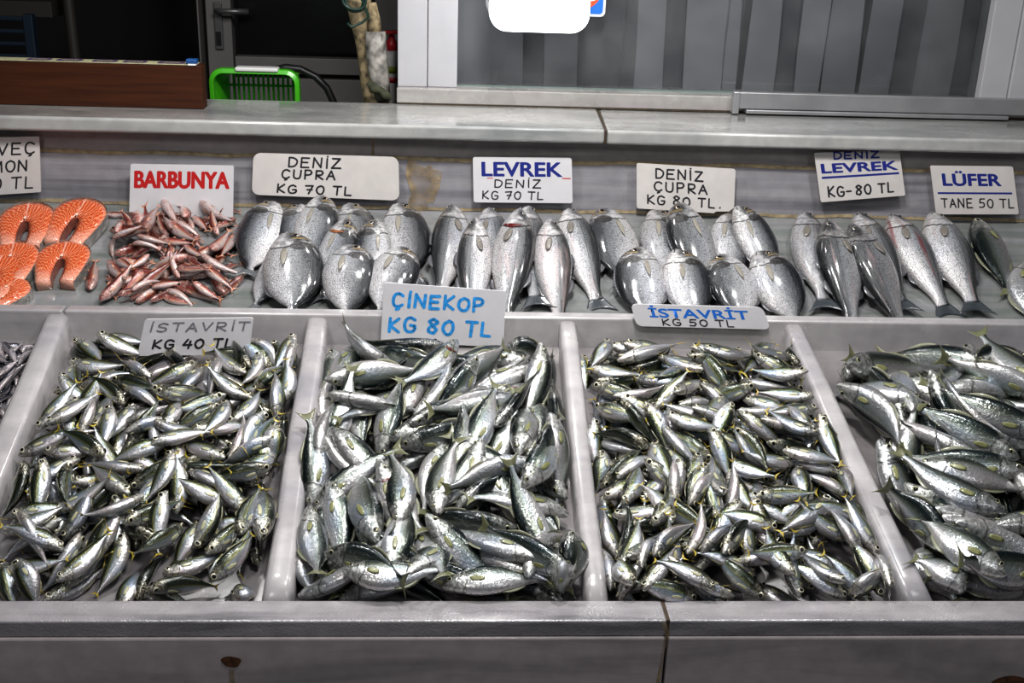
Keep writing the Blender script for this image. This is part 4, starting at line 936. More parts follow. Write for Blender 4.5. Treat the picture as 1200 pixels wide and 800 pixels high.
T2 += rows(510, 535, k, """450,400,-100,330,D;480,310,620,370,Ud;560,20,310,110,B;490,170,640,0,Ud;780,305,370,165,U;235,0,530,420,R;690,470,800,640,D;640,580,620,390,L;750,400,790,640,Ld;190,500,485,660,Ub;585,565,150,430,U;-60,380,270,560,U;770,770,540,590,Ud;720,800,50,570,D;30,700,340,800,U;100,240,260,290,D;470,640,550,600,B;640,740,700,790,B""")
k = 5.88
T3 = rows(670, 375, k, """55,110,30,290,R;275,115,640,110,U;250,170,500,160,U;300,240,150,270,U;360,170,750,180,U;260,90,90,305,L;315,265,760,190,Ub;150,300,430,340,D;400,330,740,350,D;450,310,640,300,U;590,270,800,300,U;820,300,700,380,N;900,350,760,380,U;90,410,430,400,Ud;80,350,480,390,U;85,490,300,440,Ud;180,440,460,450,D;560,440,880,440,D;420,405,830,420,U;80,530,350,680,Ud;100,600,420,720,D;95,650,430,820,Ub;290,520,350,580,B;340,510,470,640,U;480,660,490,480,D;340,540,510,800,D;515,555,610,810,L;570,520,740,480,U;710,500,870,440,U;700,500,690,680,R;740,520,1010,560,Ub;1010,690,770,600,U;680,700,941,800,D;645,660,940,745,U;800,240,980,320,Ud;780,190,930,200,U;800,130,900,160,U""")
T3 += rows(810, 375, k, """290,105,200,220,R;320,170,390,180,B;560,150,790,290,D;780,320,700,180,D;690,45,360,155,U;425,245,560,130,L;80,240,355,260,U;310,415,0,240,Ud;735,285,525,235,U;495,255,700,395,Ub;420,270,600,400,Ud;360,290,650,500,Ub;255,325,570,545,Ub;800,400,700,340,U;870,580,570,405,U;440,490,80,410,Ud;50,460,380,545,U;230,505,140,620,L;350,560,690,560,U;325,600,620,590,Ub;905,600,520,640,U;440,665,875,715,Ub;470,705,760,810,Ub;0,600,250,720,U;280,560,200,750,R;330,640,560,850,U;110,750,300,800,U;880,640,930,830,R;830,780,740,720,U""")
T3 += rows(680, 490, k, """60,90,75,330,R;170,190,110,330,U;480,180,40,40,D;100,430,390,200,Ud;255,365,500,210,Ub;130,565,430,300,U;310,590,430,340,L;410,575,560,420,U;440,270,640,520,Ud;585,175,690,310,U;495,160,650,470,R;930,220,590,0,Ud;560,60,800,250,Ub;695,265,650,470,L;650,560,650,420,B;740,290,720,560,D;815,235,735,575,L;870,300,790,480,U;750,590,880,470,B;780,610,960,520,D;480,540,960,810,Ud;300,750,560,720,D;215,680,590,610,U;650,720,540,640,U;280,820,120,570,U;930,620,820,680,D""")
k = 5.228
T3 += rows(820, 490, k, """460,340,170,70,U;220,50,450,320,Ud;145,170,490,425,U;410,160,620,200,Ud;730,110,600,60,U;730,-20,800,225,R;865,350,680,200,U;925,500,660,275,Ub;885,230,940,490,B;60,90,170,200,U;175,265,300,600,R;125,480,50,215,R;145,600,90,460,L;180,530,210,420,B;295,460,480,600,U;700,460,435,615,U;330,490,620,460,Ud;480,720,740,650,B;815,495,460,715,U;590,300,670,510,R;590,290,430,210,U;500,210,680,220,U;240,525,100,700,L;170,780,240,680,D;310,535,500,830,R;925,760,730,580,U""")
k = 6.72
T3 += rows(680, 590, k, """190,250,310,570,R;260,680,195,430,B;300,620,380,500,L;360,450,590,235,U;440,480,550,320,B;340,380,380,230,D;560,300,640,240,U;750,610,700,190,L;540,460,580,380,B;750,340,930,240,U;760,400,980,500,Ub;870,380,930,250,B;380,540,680,545,U;430,620,360,760,B;500,780,610,600,L;630,640,800,770,B;930,770,740,630,Ud;300,690,380,600,B;860,560,941,680,U;420,790,60,620,U""")
T3 += rows(810, 590, k, """230,370,370,180,D;250,395,430,150,B;500,370,440,150,R;80,440,220,310,B;60,370,170,280,B;510,545,120,345,U;340,440,700,410,Ub;910,380,600,390,Ud;580,420,760,700,R;800,580,660,450,U;890,720,840,480,R;960,740,500,480,D;650,765,250,540,Ud;385,760,150,560,Ud;330,770,80,560,Ub;230,760,0,620,U;690,210,600,140,U""")
k = 5.927
T3 += rows(930, 570, k, """575,240,260,80,U;455,540,360,230,Rb;605,470,510,260,R;465,560,0,350,Ub;345,570,-30,420,U;635,770,520,465,L;720,800,630,560,B;640,785,230,570,U;380,780,235,590,U;370,780,130,690,U;390,740,460,790,B""")
k = 3.92
T4 = rows(960, 385, k, """100,210,150,110,D;465,95,620,140,U;670,30,560,200,L;820,180,700,250,U;940,130,720,110,Ud;940,100,1080,190,B;110,150,540,190,Ud;790,160,480,190,Ud;430,410,170,200,D;80,250,260,360,B;480,330,240,240,U;430,380,335,210,B;430,500,90,280,D;940,400,620,290,U;590,250,980,310,Ub;960,570,560,270,Ub;490,200,660,560,Ld;920,600,640,420,Ud;720,590,450,440,Ub;650,610,460,500,D;440,620,600,640,Ud;960,660,570,625,Ud;385,715,445,360,R;275,500,390,870,R;1050,350,880,230,B;1060,480,900,420,Ud;1080,300,900,300,U""")
k = 4.85
T4 += rows(1010, 540, k, """900,260,380,40,Ub;300,10,470,50,U;240,130,480,450,Ud;500,510,220,290,D;400,285,1000,420,Ub;400,300,850,480,Ub;810,310,230,70,U;720,400,1000,470,Ub;455,435,680,545,B;300,500,520,600,U;1000,700,690,640,U;1000,560,490,550,U;600,800,340,590,U;880,800,430,580,U;1050,280,880,200,B;1080,640,800,560,Ud""")
k = 4.705
T0 = rows(0, 370, k, """20,170,165,95,Ud;80,210,220,110,Ud;75,240,90,330,L;0,60,90,110,B;0,230,100,200,Ub;60,130,200,80,D;0,300,60,350,B;10,370,90,350,B;0,150,10,230,B;100,290,160,230,B;90,60,180,100,D;0,110,60,170,U;20,410,80,380,Ud;0,440,50,420,B;0,500,30,520,B;110,200,190,160,B;-10,330,60,300,U;-40,200,30,260,U;-30,470,40,440,D;60,180,130,230,B;0,90,50,50,D;-60,100,10,140,U;-80,300,-10,250,D;-60,400,10,360,B;-50,520,20,480,U""")
k = 3.637
TM = rows(0, 150, k, """445,370,555,372,U;605,400,555,325,L;575,455,530,365,L;600,430,640,300,Rd;610,445,665,325,L;715,465,655,345,R;690,300,860,245,U;710,262,785,385,B;795,385,790,285,R;900,330,1030,330,Ud;865,245,1015,360,B;820,370,905,455,U;735,390,885,470,Ub;930,475,890,365,L;1010,395,940,445,Ud;900,525,980,450,U;1010,450,930,565,L;720,430,925,545,U;480,460,700,480,Ud;560,470,725,545,Ub;690,480,790,485,Ud;480,470,470,560,B;500,520,580,490,U;500,560,570,605,U;640,540,540,610,U;800,540,600,605,B;460,570,545,675,U;430,745,600,640,Ud;550,725,745,580,Ud;580,745,715,640,B;780,485,850,550,U;790,540,860,600,D;850,540,1045,655,Ub;860,580,1005,695,U;760,640,740,575,B;760,640,845,590,U;760,650,895,655,Ud;750,665,995,745,Ud;700,680,865,755,Ub;830,700,955,755,U;500,440,525,400,B;690,720,800,750,Ud;510,745,575,690,Ud;600,530,650,500,U;730,430,700,380,B;640,650,745,620,U;385,690,408,555,L;560,690,640,640,B;640,740,720,700,D;470,430,560,450,B;850,430,930,400,D;640,380,740,400,D;560,560,640,520,D;900,620,980,590,D""")
# shelf fish, each with its own label
k = 4.
SB = [(270, 170, 4., 'bream', [
 ((330, 270, 300, 600, 'L', 1), 'sea bream with dark back just showing behind the second from left'),
 ((215, 248, 75, 605, 'L', 1), 'leftmost silver sea bream in the left group, tail out to the lower left'),
 ((560, 255, 620, 600, 'R', 1), 'sea bream mostly hidden at back centre under the long rounded sign'),
 ((430, 250, 340, 600, 'R', 1), 'pale-bellied sea bream beside the bream whose eye shows'),
 ((790, 250, 850, 640, 'R', 1), 'sea bream at back right of the left group, nearest the brown stain'),
 ((545, 330, 400, 745, 'R', .9), 'sea bream with large eye and orange gill patch facing the viewer'),
 ((690, 345, 650, 680, 'L', 1), 'dark-headed sea bream with yellow cheek below the back right bream'),
 ((230, 388, 140, 750, 'R', .8), 'slim pale sea bream at the front left of the left group'),
 ((270, 410, 300, 900, 'R', 1.1), 'large dark-backed sea bream with yellow brow, front left of left group'),
 ((560, 440, 520, 900, 'R', 1.05), 'bright silver sea bream in the front centre of the left group'),
 ((850, 545, 820, 860, 'R', .9), 'sea bream with golden flank half behind the blue lettered sign'),
 ((810, 475, 670, 870, 'R', 1), 'pale-bellied sea bream leaning right at the front right of left group')]),
 (480, 170, 4., 'bass', [
 ((210, 268, 165, 720, 'L', 1), 'leftmost silver sea bass in the group before the LEVREK 70 sign'),
 ((365, 275, 430, 700, 'R', 1), 'sea bass peeping out behind the second and third bass, middle group'),
 ((310, 335, 290, 860, 'L', 1), 'dark-backed sea bass second from left in the middle group'),
 ((545, 265, 565, 750, 'R', 1), 'sea bass behind the gashed one, with dark tail fin at front'),
 ((520, 300, 440, 860, 'R', 1.05), 'pale sea bass with open red gill in the middle group'),
 ((735, 295, 880, 755, 'R', 1), 'rightmost sea bass of the middle group with forked dark tail spread'),
 ((655, 340, 700, 870, 'R', 1.05), 'sea bass with pinkish belly in front of the rightmost middle bass')]),
 (680, 180, 3.636, 'bream', [
 ((620, 258, 650, 560, 'R', 1), 'sea bream mostly hidden behind the dark one, right bream group'),
 ((105, 215, 230, 620, 'L', 1), 'leftmost pale sea bream of the right bream group'),
 ((310, 232, 400, 560, 'R', 1), 'pale sea bream squeezed between leftmost and dark bream at back'),
 ((420, 210, 560, 600, 'L', 1.05), 'dark-backed sea bream topmost at back of the right bream group'),
 ((665, 225, 850, 560, 'R', 1), 'sea bream at the back right of the right bream group'),
 ((250, 398, 290, 790, 'L', 1), 'silver sea bream at front left of right group, fin to the left'),
 ((410, 390, 520, 800, 'R', 1), 'white-headed sea bream second along the front of the right group'),
 ((610, 398, 740, 800, 'L', 1), 'glossy dark-backed sea bream in front row of the right group'),
 ((760, 380, 960, 800, 'R', 1), 'pale sea bream at far right front with white belly turned up')]),
 (910, 160, 3.479, 'bass', [
 ((430, 250, 690, 670, 'R', 1), 'sea bass with blood-red belly patch in the right bass group'),
 ((80, 230, 170, 610, 'R', 1), 'leftmost slender sea bass of the right group with pink vent'),
 ((290, 225, 500, 640, 'R', 1), 'sea bass lying behind the eye-showing bass, under the tilted sign'),
 ((205, 340, 330, 830, 'L', 1.05), 'glossy dark-backed sea bass second from left in the right group'),
 ((300, 358, 540, 840, 'L', 1.05), 'sea bass with clear eye and pale belly in front right group'),
 ((590, 238, 880, 830, 'R', 1.1), 'largest pale sea bass, rightmost of right group, beside empty shelf')]),
 (910, 160, 3.479, 'bluefish', [
 ((800, 322, 950, 640, 'L', 1), 'steel-blue bluefish lying alone below the LÜFER sign'),
 ((1010, 505, 1040, 820, 'R', 1), 'bluefish cut by the right edge, front of the LÜFER sign')])]

# ------------------------------------------------------------------ laying the fish down
class Heap:
    def __init__(s, fr, u0, u1, v0, v1, base, res=.004, sk=(0, 0)):
        s.sk = sk
        s.fr, s.u0, s.u1, s.v0, s.v1, s.base, s.res = fr, u0, u1, v0, v1, base, res
        s.nu, s.nv = int((u1 - u0) / res) + 1, int((v1 - v0) / res) + 1
        s.H = np.full((s.nu, s.nv), base)
        s.U, s.V = np.meshgrid(u0 + np.arange(s.nu) * res, v0 + np.arange(s.nv) * res, indexing='ij')
    def edges(s, v):  # side walls, for the divider taper
        return s.u0, s.u1
    def lay(s, hpx, tpx, look, sp, lmin, lmax, top, wf=1., uv=None, tiltmax=.35, jit=18, keep=False):
        fr = s.fr; w0 = w1 = s.base + .03
        S_ = SP[sp]
        for it in range(4):
            if uv is None:
                h = np.array(fr.uv(hpx[0], hpx[1], w0)); t = np.array(fr.uv(tpx[0], tpx[1], w1))
            else: h, t = np.array(uv[0]), np.array(uv[1])
            d = t - h; L0 = np.linalg.norm(d) + 1e-9; L = min(max(L0, lmin), lmax); d /= L0
            t = h + d * L
            m = .012 if sp != 'bream' and sp != 'bass' else .012
            def clampP(p):
                q_ = max(0., p[1]) / .645
                return np.array([min(max(p[0], s.u0 + m + s.sk[0] * q_), s.u1 - m + s.sk[1] * q_), min(max(p[1], s.v0 + (.02 if sp == 'bluefish' and not keep else .006)), s.v1 - .008)])
            hb = clampP(h)
            t = t + (hb - h); h = hb; t = clampP(t); d = t - h; Lr = np.linalg.norm(d); d = d / (Lr + 1e-9)
            Lr = max(Lr, lmin * .8); ws = min(L / Lr, 1.12) if Lr < L else 1.
            nrm2 = np.array([-d[1], d[0]])
            # dorsal direction in the plane
            c = look[0]
            if c in 'UN': dd = nrm2 if (nrm2[1] > 0) == (c == 'U') else -nrm2
            elif c in 'LR': dd = nrm2 if (nrm2[0] > 0) == (c == 'R') else -nrm2
            else: dd = nrm2 * (1 if RS.rand() > .5 else -1)
            ph = {'': 0, 'd': 48, 'b': -42}[look[1:]] if c in 'UNLR' else (78 if c == 'D' else -66)
            if keep: ph += 4
            if it == 0: pj = RS.uniform(-jit, jit)
            ph = math.radians(ph + pj)
            hw = wf * ws
            # in-plane half width and vertical half thickness
            wmax = max(p[1] for p in S_['wid']); hmax = (max(p[1] for p in S_['top']) + max(p[1] for p in S_['bot'])) / 2
            if sp == 'mackerel': L = min(L * 1.07, lmax); hw *= 1.07
            if sp == 'bluefish' and uv is None and not keep: hw *= 1.06
            inp = math.hypot(hmax * math.cos(ph), wmax * math.sin(ph)) * L * hw; ver = math.hypot(wmax * math.cos(ph), hmax * math.sin(ph)) * L * hw
            du = s.U - h[0]; dv = s.V - h[1]
            a = (du * d[0] + dv * d[1]) / Lr; b_ = np.abs(du * nrm2[0] + dv * nrm2[1])
            shp = np.interp(a, [0, .08, .2, .35, .55, .72, .85, .92, 1], [.2, .6, .85, 1, .88, .5, .25, .3, .3])
            shv = np.interp(a, [0, .08, .2, .35, .55, .72, .85, .92, 1], [.3, .65, .9, 1, .85, .5, .22, .08, .04])
            q = b_ / (inp * shp + 1e-6); mask = (a > 0.02) & (a < .97) & (q < .95)
            if mask.sum() < 3: break
            prof_ = ver * shv * np.sqrt(np.clip(1 - q * q, 0, 1))
            need = s.H[mask] + prof_[mask]; aa = a[mask]
            fr_, bk_ = need[aa < .5], need[aa >= .5]
            pf = np.percentile(fr_, 78) if len(fr_) else need.max(); pb = np.percentile(bk_, 78) if len(bk_) else pf
            sl = max(-tiltmax, min(tiltmax, (pb - pf) / (.5 * Lr)))
            mid = max(pf + .25 * sl * Lr * 1., pb - .25 * sl * Lr) if True else 0
            w_h = mid - .5 * sl * Lr; w_t = mid + .5 * sl * Lr
            lim = s.base + top
            ex = max(0, max(w_h, w_t) + ver * .5 - lim); w_h -= ex; w_t -= ex
            w_h = max(w_h, s.base + ver * .35); w_t = max(w_t, s.base + .003)
            w0, w1 = w_h, w_t
        ax = w_h + (w_t - w_h) * a
        s.H[mask] = np.maximum(s.H[mask], (ax + prof_)[mask] * 1.0)
        P0 = fr.P(h[0], h[1], w_h); P1 = fr.P(t[0], t[1], w_t)
        X = P1 - P0; LL = np.linalg.norm(X); X = X / LL
        D3 = np.array([1, 0, 0]) * dd[0] + fr.v * dd[1]; Z = D3 * math.cos(ph) + fr.n * math.sin(ph)
        Z -= X * Z.dot(X); Z /= np.linalg.norm(Z); Y = np.cross(Z, X)
        m4 = Matrix.Identity(4)
        sc = (LL, L * hw, L * hw)
        for i in range(3):
            m4[i][0] = X[i] * sc[0]; m4[i][1] = Y[i] * sc[1]; m4[i][2] = Z[i] * sc[2]; m4[i][3] = P0[i]
        return m4, (h + t) / 2, d, L
def pick(look, big=False):
    c = look[0]
    if big: return int(RS.choice([0, 0, 1, 2, 3, 4]))
    if c in 'BD' or look[1:] in ('b', 'd'): return int(RS.choice([0, 3, 4, 5, 6], p=[.25, .25, .25, .1, .15]))
    return int(RS.choice([0, 1, 2, 3, 4, 6], p=[.22, .24, .2, .12, .12, .1]))
ORD = ['leftmost', 'second', 'third', 'fourth', 'fifth', 'sixth', 'seventh', 'eighth', 'ninth', 'tenth', 'eleventh', 'twelfth']
NUM = ['', 'one', 'two', 'three', 'four', 'five', 'six', 'seven', 'eight', 'nine', 'ten', 'eleven', 'twelve', 'thirteen', 'fourteen']
def describe(recs, kind, tray, u0, u1, v0, v1, cat, group):
    """recs: (obj, centre uv, dir, look). Word each fish by look, nose, zone, then place among its equals."""
    bins = {}
    for o, c, d, look in recs:
        lk = {'B': 'pale', 'D': 'dark'}.get(look[0]) or {'d': 'dark', 'b': 'pale', '': 'silver'}[look[1:]]
        nose = ('nose left' if d[0] > 0 else 'nose right') if abs(d[0]) > abs(d[1]) else ('nose backward' if d[1] < 0 else 'nose forward')
        x = (c[0] - u0) / (u1 - u0); y = (c[1] - v0) / (v1 - v0)
        nz = 5; zy = min(nz - 1, int(y * nz)); zone = ['front', 'lower', 'middle', 'upper', 'back'][zy]
        side = ['left', 'centre', 'right'][min(2, int(x * 3))]
        bins.setdefault((lk, nose, zone, side), []).append((c[0], o))
    for (lk, nose, zone, side), L_ in bins.items():
        L_.sort(key=lambda q: q[0]); n = len(L_)
        for i, (_, o) in enumerate(L_):
            base = f'{lk} {kind}, {nose}, {zone} {side}, {tray}'
            if n > 1:
                pre = 'leftmost' if i == 0 else ('rightmost' if i == n - 1 else ORD[i])
                base = f'{pre} of {NUM[n]} ' + base if i in (0, n - 1) else f'{pre} from left of {NUM[n]} ' + base
            tag(o, base, cat, group)
def join_stuff(name, items, sp, label, cat):
    """many buried fish as one mesh"""
    vs, fs, at_, mi = [], [], [], []; mats = []
    for m4, var in items:
        me, fins = VAR[sp][var]
        for mm in [me] + [f[1] for f in fins if f[0] in ('tail_fin', 'eye')]:
            n = len(mm.vertices); co = np.empty(n * 3, np.float32); mm.vertices.foreach_get('co', co); co = co.reshape(-1, 3)
            A = np.array(m4); co = co @ A[:3, :3].T + A[:3, 3]; off = len(vs); vs.extend(co.tolist())
            av = np.empty(n * 3, np.float32); mm.attributes['fc'].data.foreach_get('vector', av); at_.extend(av.reshape(-1, 3).tolist())
            if mm.materials[0] not in mats: mats.append(mm.materials[0])
            k = mats.index(mm.materials[0])
            for p in mm.polygons: fs.append(tuple(off + i for i in p.vertices)); mi.append(k)
    me = fmesh(name, vs, fs, at_, mats[0])
    for m in mats[1:]: me.materials.append(m)
    me.polygons.foreach_set('material_index', mi)
    o = bpy.data.objects.new(name, me); COL.objects.link(o); tag(o, label, cat, None, 'stuff'); return o
def fill(hp, sp, n, lr, top, region):
    out = []
    for i in range(n):
        px, py = region(); L = RS.uniform(*lr); a = RS.uniform(0, 2 * math.pi)
        c = hp.fr.uv(px, py, hp.base + .01); dv = np.array([math.cos(a), math.sin(a)]) * L / 2
        h = np.array(c) - dv; t = np.array(c) + dv
        if min(h[0], t[0]) < hp.u0 + .01 or max(h[0], t[0]) > hp.u1 - .01 or min(h[1], t[1]) < .005 or max(h[1], t[1]) > hp.v1 - .01: continue
        look = RS.choice(['U', 'L', 'R', 'N', 'D', 'B', 'Ud', 'Ub', 'D'])
        m4, cc, d, _ = hp.lay(None, None, look, sp, lr[0], lr[1], top, uv=(h, t)); out.append((m4, pick(look), cc, d, look))
    return out
def region(poly):
    xs = [p[0] for p in poly]; ys = [p[1] for p in poly]
    def f():
        while True:
            x, y = RS.uniform(min(xs), max(xs)), RS.uniform(min(ys), max(ys)); ins = False; j = len(poly) - 1
            for i in range(len(poly)):
                if (poly[i][1] > y) != (poly[j][1] > y) and x < (poly[j][0] - poly[i][0]) * (y - poly[i][1]) / (poly[j][1] - poly[i][1]) + poly[i][0]: ins = not ins
                j = i
            if ins: return x, y
    return f
def tray(rows_, sp, name, u0, u1, lr, top, filler, reg, label, trayname, group, stuff=False, flr=None, sk=(0, 0)):
    hp = Heap(TR, u0, u1, 0, .645, -DEP, sk=sk)
    fl = fill(hp, sp, filler, flr or lr, top * .5, region(reg))
    recs = []; cat = label[1]
    if stuff: STUFF.extend((m4, v) for m4, v, *_ in fl)
    else:
        for m4, v, cc, d, look in fl:
            recs.append((make_fish(name, sp, v, m4), cc, d, look))
    for (hx, hy, tx, ty, look) in rows_:
        m4, cc, d, L = hp.lay((hx, hy), (tx, ty), look, sp, lr[0], lr[1], top)
        recs.append((make_fish(name, sp, pick(look), m4), cc, d, look))
    describe(recs, label[0], trayname, u0, u1, 0, .645, cat, group)
    return recs
GMAT = {'red': plain('raw_red_gill', (.10, .008, .008), .3, noise=.5, nscale=60, coat=.6), 'orange': plain('orange_gill', (.26, .10, .04), .35, noise=.4, nscale=40, coat=.4)}
def gill_patch(o, sp, c):
    s = SP[sp]; rws = []
    for sd in (1, -1):
        vs, fs = [], []
        for i in range(11):
            q = -.75 + 1.15 * i / 10; wd = .034 * math.sin(math.pi * i / 10) + .001
            for k in range(4):
                t = .225 - .05 * q * q + wd * (k / 3 - .3); h = prof(s['top'], t) if q > 0 else prof(s['bot'], t); z = h * q
                y = prof(s['wid'], t) * max(.02, 1 - q * q) ** .43 * 1.04 + .003
                vs.append((t, sd * y, z))
        fs = [(i * 4 + k, i * 4 + k + 1, (i + 1) * 4 + k + 1, (i + 1) * 4 + k) for i in range(10) for k in range(3)]
        g = mesh('open_gill', vs, fs, GMAT[c], o, smooth=True); g['label'] = c + ' gill opening'
STUFF = []
tray(T1, 'mackerel', 'horse_mackerel', -.740, -.2745, (.115, .165), .085, 190, [(100, 400), (345, 395), (330, 560), (300, 600), (20, 620), (20, 560)], ('horse mackerel', 'fish'), 'left mackerel tray', 'horse mackerel heaped in the tray with the KG 40 TL sign', True)
tray(T3, 'mackerel', 'horse_mackerel', .270, .750, (.115, .165), .095, 220, [(690, 400), (920, 400), (1010, 560), (1000, 640), (720, 690)], ('horse mackerel', 'fish'), 'right mackerel tray', 'horse mackerel heaped in the tray below the KG 50 TL sign', True, sk=(0, -.048))
join_stuff('buried_horse_mackerel', STUFF, 'mackerel', 'horse mackerel buried under the top layer of the two mackerel heaps', 'fish')
R2 = tray(T2, 'bluefish', 'young_bluefish', -.230, .2335, (.185, .255), .10, 44, [(395, 420), (640, 420), (670, 690), (360, 690)], ('young bluefish', 'fish'), 'central tray', 'young bluefish heaped in the tray with the blue painted KG 80 TL sign')
for (o, c, d, look) in [r for r in R2 if abs(r[3] in ('R', 'Nb', 'L')) and -.1 < r[1][0] < .12][4:16:4]: gill_patch(o, 'bluefish', 'red')
tray(T4, 'bluefish', 'bluefish', .797, 1.24, (.22, .31), .105, 36, [(975, 420), (1240, 430), (1260, 690), (1130, 690)], ('bluefish', 'fish'), 'rightmost tray', 'bluefish heaped in the unmarked rightmost tray', sk=(-.058, 0))
tray(T0, 'anchovy', 'anchovy', -1.24, -.787, (.085, .115), .06, 150, [(-140, 400), (45, 400), (-5, 500), (-120, 500)], ('anchovy', 'fish'), 'far-left tray', 'small dark anchovies in the far-left tray')
# shelf
BS = [(0, (.78, .76, .77)), (.34, (.70, .69, .71)), (.50, (.48, .49, .51)), (.65, (.22, .23, .24)), (.80, (.06, .065, .07)), (1, (.012, .015, .017))]
BH = [(.16, .15, .15), (.45, .43, .42), (.76, .73, .72)]
BLOOD = fish_mat('bloodied_bass_skin', BS, BH, .22, .27, (130, 20), .7, irid=.2, lat=(.24, .022, (.08, .08, .09), .7), blotch=((.22, .02, .02), .55, .75))
BLUSH = fish_mat('pinkish_bass_skin', BS, BH, .22, .27, (130, 20), .7, irid=.2, lat=(.24, .022, (.08, .08, .09), .7), blotch=((.64, .50, .49), .55, .35))
hp = Heap(SH, -1.2, 1.6, .004, .40, 0.)
recs = []
for (x0, y0, k_, sp, items) in SB:
    for (r, lab) in items:
        hx, hy, tx, ty, look, wf = r
        rg = {'bream': (.20, .275), 'bass': (.24, .33), 'bluefish': (.2, .28)}[sp]
        m4, cc, d, L = hp.lay((x0 + hx / k_, y0 + hy / k_), (x0 + tx / k_, y0 + ty / k_), look, sp, rg[0], rg[1], .10, wf=wf * 1.14, jit=6, tiltmax=.3, keep=True)
        o = make_fish({'bream': 'sea_bream', 'bass': 'sea_bass', 'bluefish': 'bluefish'}[sp], sp, pick(look, True), m4)
        if 'blood' in lab or 'pink' in lab:
            o.data = o.data.copy(); o.data.materials.clear(); o.data.materials.append(BLOOD if 'blood' in lab else BLUSH)
        if 'gill' in lab: gill_patch(o, sp, 'orange' if 'orange' in lab else 'red')
        tag(o, lab, 'fish', {'bream': 'sea bream on the upper shelf', 'bass': 'sea bass on the upper shelf', 'bluefish': 'bluefish on the upper shelf'}[sp])
hm = Heap(SH, -1.2, -.4, .004, .40, 0.)
fl = fill(hm, 'mullet', 34, (.08, .11), .03, region([(150, 255), (260, 250), (275, 340), (150, 345)]))
recs = [(make_fish('red_mullet', 'mullet', v, m4), cc, d, look) for m4, v, cc, d, look in fl]
for (hx, hy, tx, ty, look) in TM:
    m4, cc, d, L = hm.lay((hx, hy), (tx, ty), look, 'mullet', .075, .125, .07)
    if hx < 110 and ty > 300:
        o = make_fish('red_mullet', 'mullet', 0, m4); tag(o, 'single small red mullet lying apart beside the salmon steaks', 'fish', 'red mullet on the upper shelf'); continue
    recs.append((make_fish('red_mullet', 'mullet', pick(look), m4), cc, d, look))
us = [c[0] for _, c, _, _ in recs]; vs_ = [c[1] for _, c, _, _ in recs]
describe(recs, 'red mullet', 'mullet heap', min(us), max(us) + .001, min(vs_), max(vs_) + .001, 'fish', 'red mullet on the upper shelf')
# ------------------------------------------------------------------ salmon steaks
def salmon_mat():
    m, nt, b = newmat('salmon_flesh'); N = nt.nodes; L = nt.links
    at_ = N.new('ShaderNodeAttribute'); at_.attribute_name = 'fc'; sx = N.new('ShaderNodeSeparateXYZ'); L.new(at_.outputs['Vector'], sx.inputs[0]); s_, r_, q = sx.outputs
    nz = N.new('ShaderNodeTexNoise'); nz.inputs['Scale'].default_value = 5; L.new(at_.outputs['Vector'], nz.inputs['Vector'])
    ph = math_(nt, 'ADD', math_(nt, 'MULTIPLY', s_, 170.), math_(nt, 'MULTIPLY', math_(nt, 'ABSOLUTE', math_(nt, 'SUBTRACT', r_, .45)), 16.))
    ph = math_(nt, 'ADD', ph, math_(nt, 'MULTIPLY', nz.outputs['Fac'], 22.))
    ln = math_(nt, 'SINE', ph)
    c = ramp(nt, [(0, (.54, .075, .022)), (.72, (.62, .12, .035)), (.88, (.68, .19, .07)), (1, (.78, .34, .17))], math_(nt, 'MULTIPLY_ADD', ln, .5, .5)).outputs['Color']
    d = math_(nt, 'ABSOLUTE', math_(nt, 'SUBTRACT', s_, .5))
    belly = ramp(nt, [(.36, (0, 0, 0)), (.5, (1, 1, 1))], d).outputs['Color']
    c = mixc(nt, math_(nt, 'MULTIPLY', belly, .75), c, (.80, .46, .36))
    mid = ramp(nt, [(0, (1, 1, 1)), (.012, (0, 0, 0))], d).outputs['Color']
    c = mixc(nt, mid, c, (.85, .5, .4))
    rim = ramp(nt, [(.86, (0, 0, 0)), (.97, (1, 1, 1))], r_).outputs['Color']
    c = mixc(nt, math_(nt, 'MULTIPLY', rim, .5), c, (.75, .42, .3))
    L.new(c, b.inputs['Base Color']); b.inputs['Roughness'].default_value = .25; b.inputs['Coat Weight'].default_value = .8; b.inputs['Coat Roughness'].default_value = .1
    b.inputs['Subsurface Weight'].default_value = .15; b.inputs['Subsurface Radius'].default_value = (.01, .004, .002)
    bp = N.new('ShaderNodeBump'); bp.inputs['Strength'].default_value = .5; bp.inputs['Distance'].default_value = .001; L.new(ln, bp.inputs['Height']); L.new(bp.outputs['Normal'], b.inputs['Normal'])
    return m
MS = salmon_mat(); MSK = plain('salmon_skin', (.42, .40, .38), .3, .4, noise=.5, nscale=60, coat=.6); MSB = plain('salmon_bone', (.75, .55, .45), .5)
MSC = plain('salmon_cavity', (.30, .10, .07), .35, noise=.4, nscale=80, coat=.5)
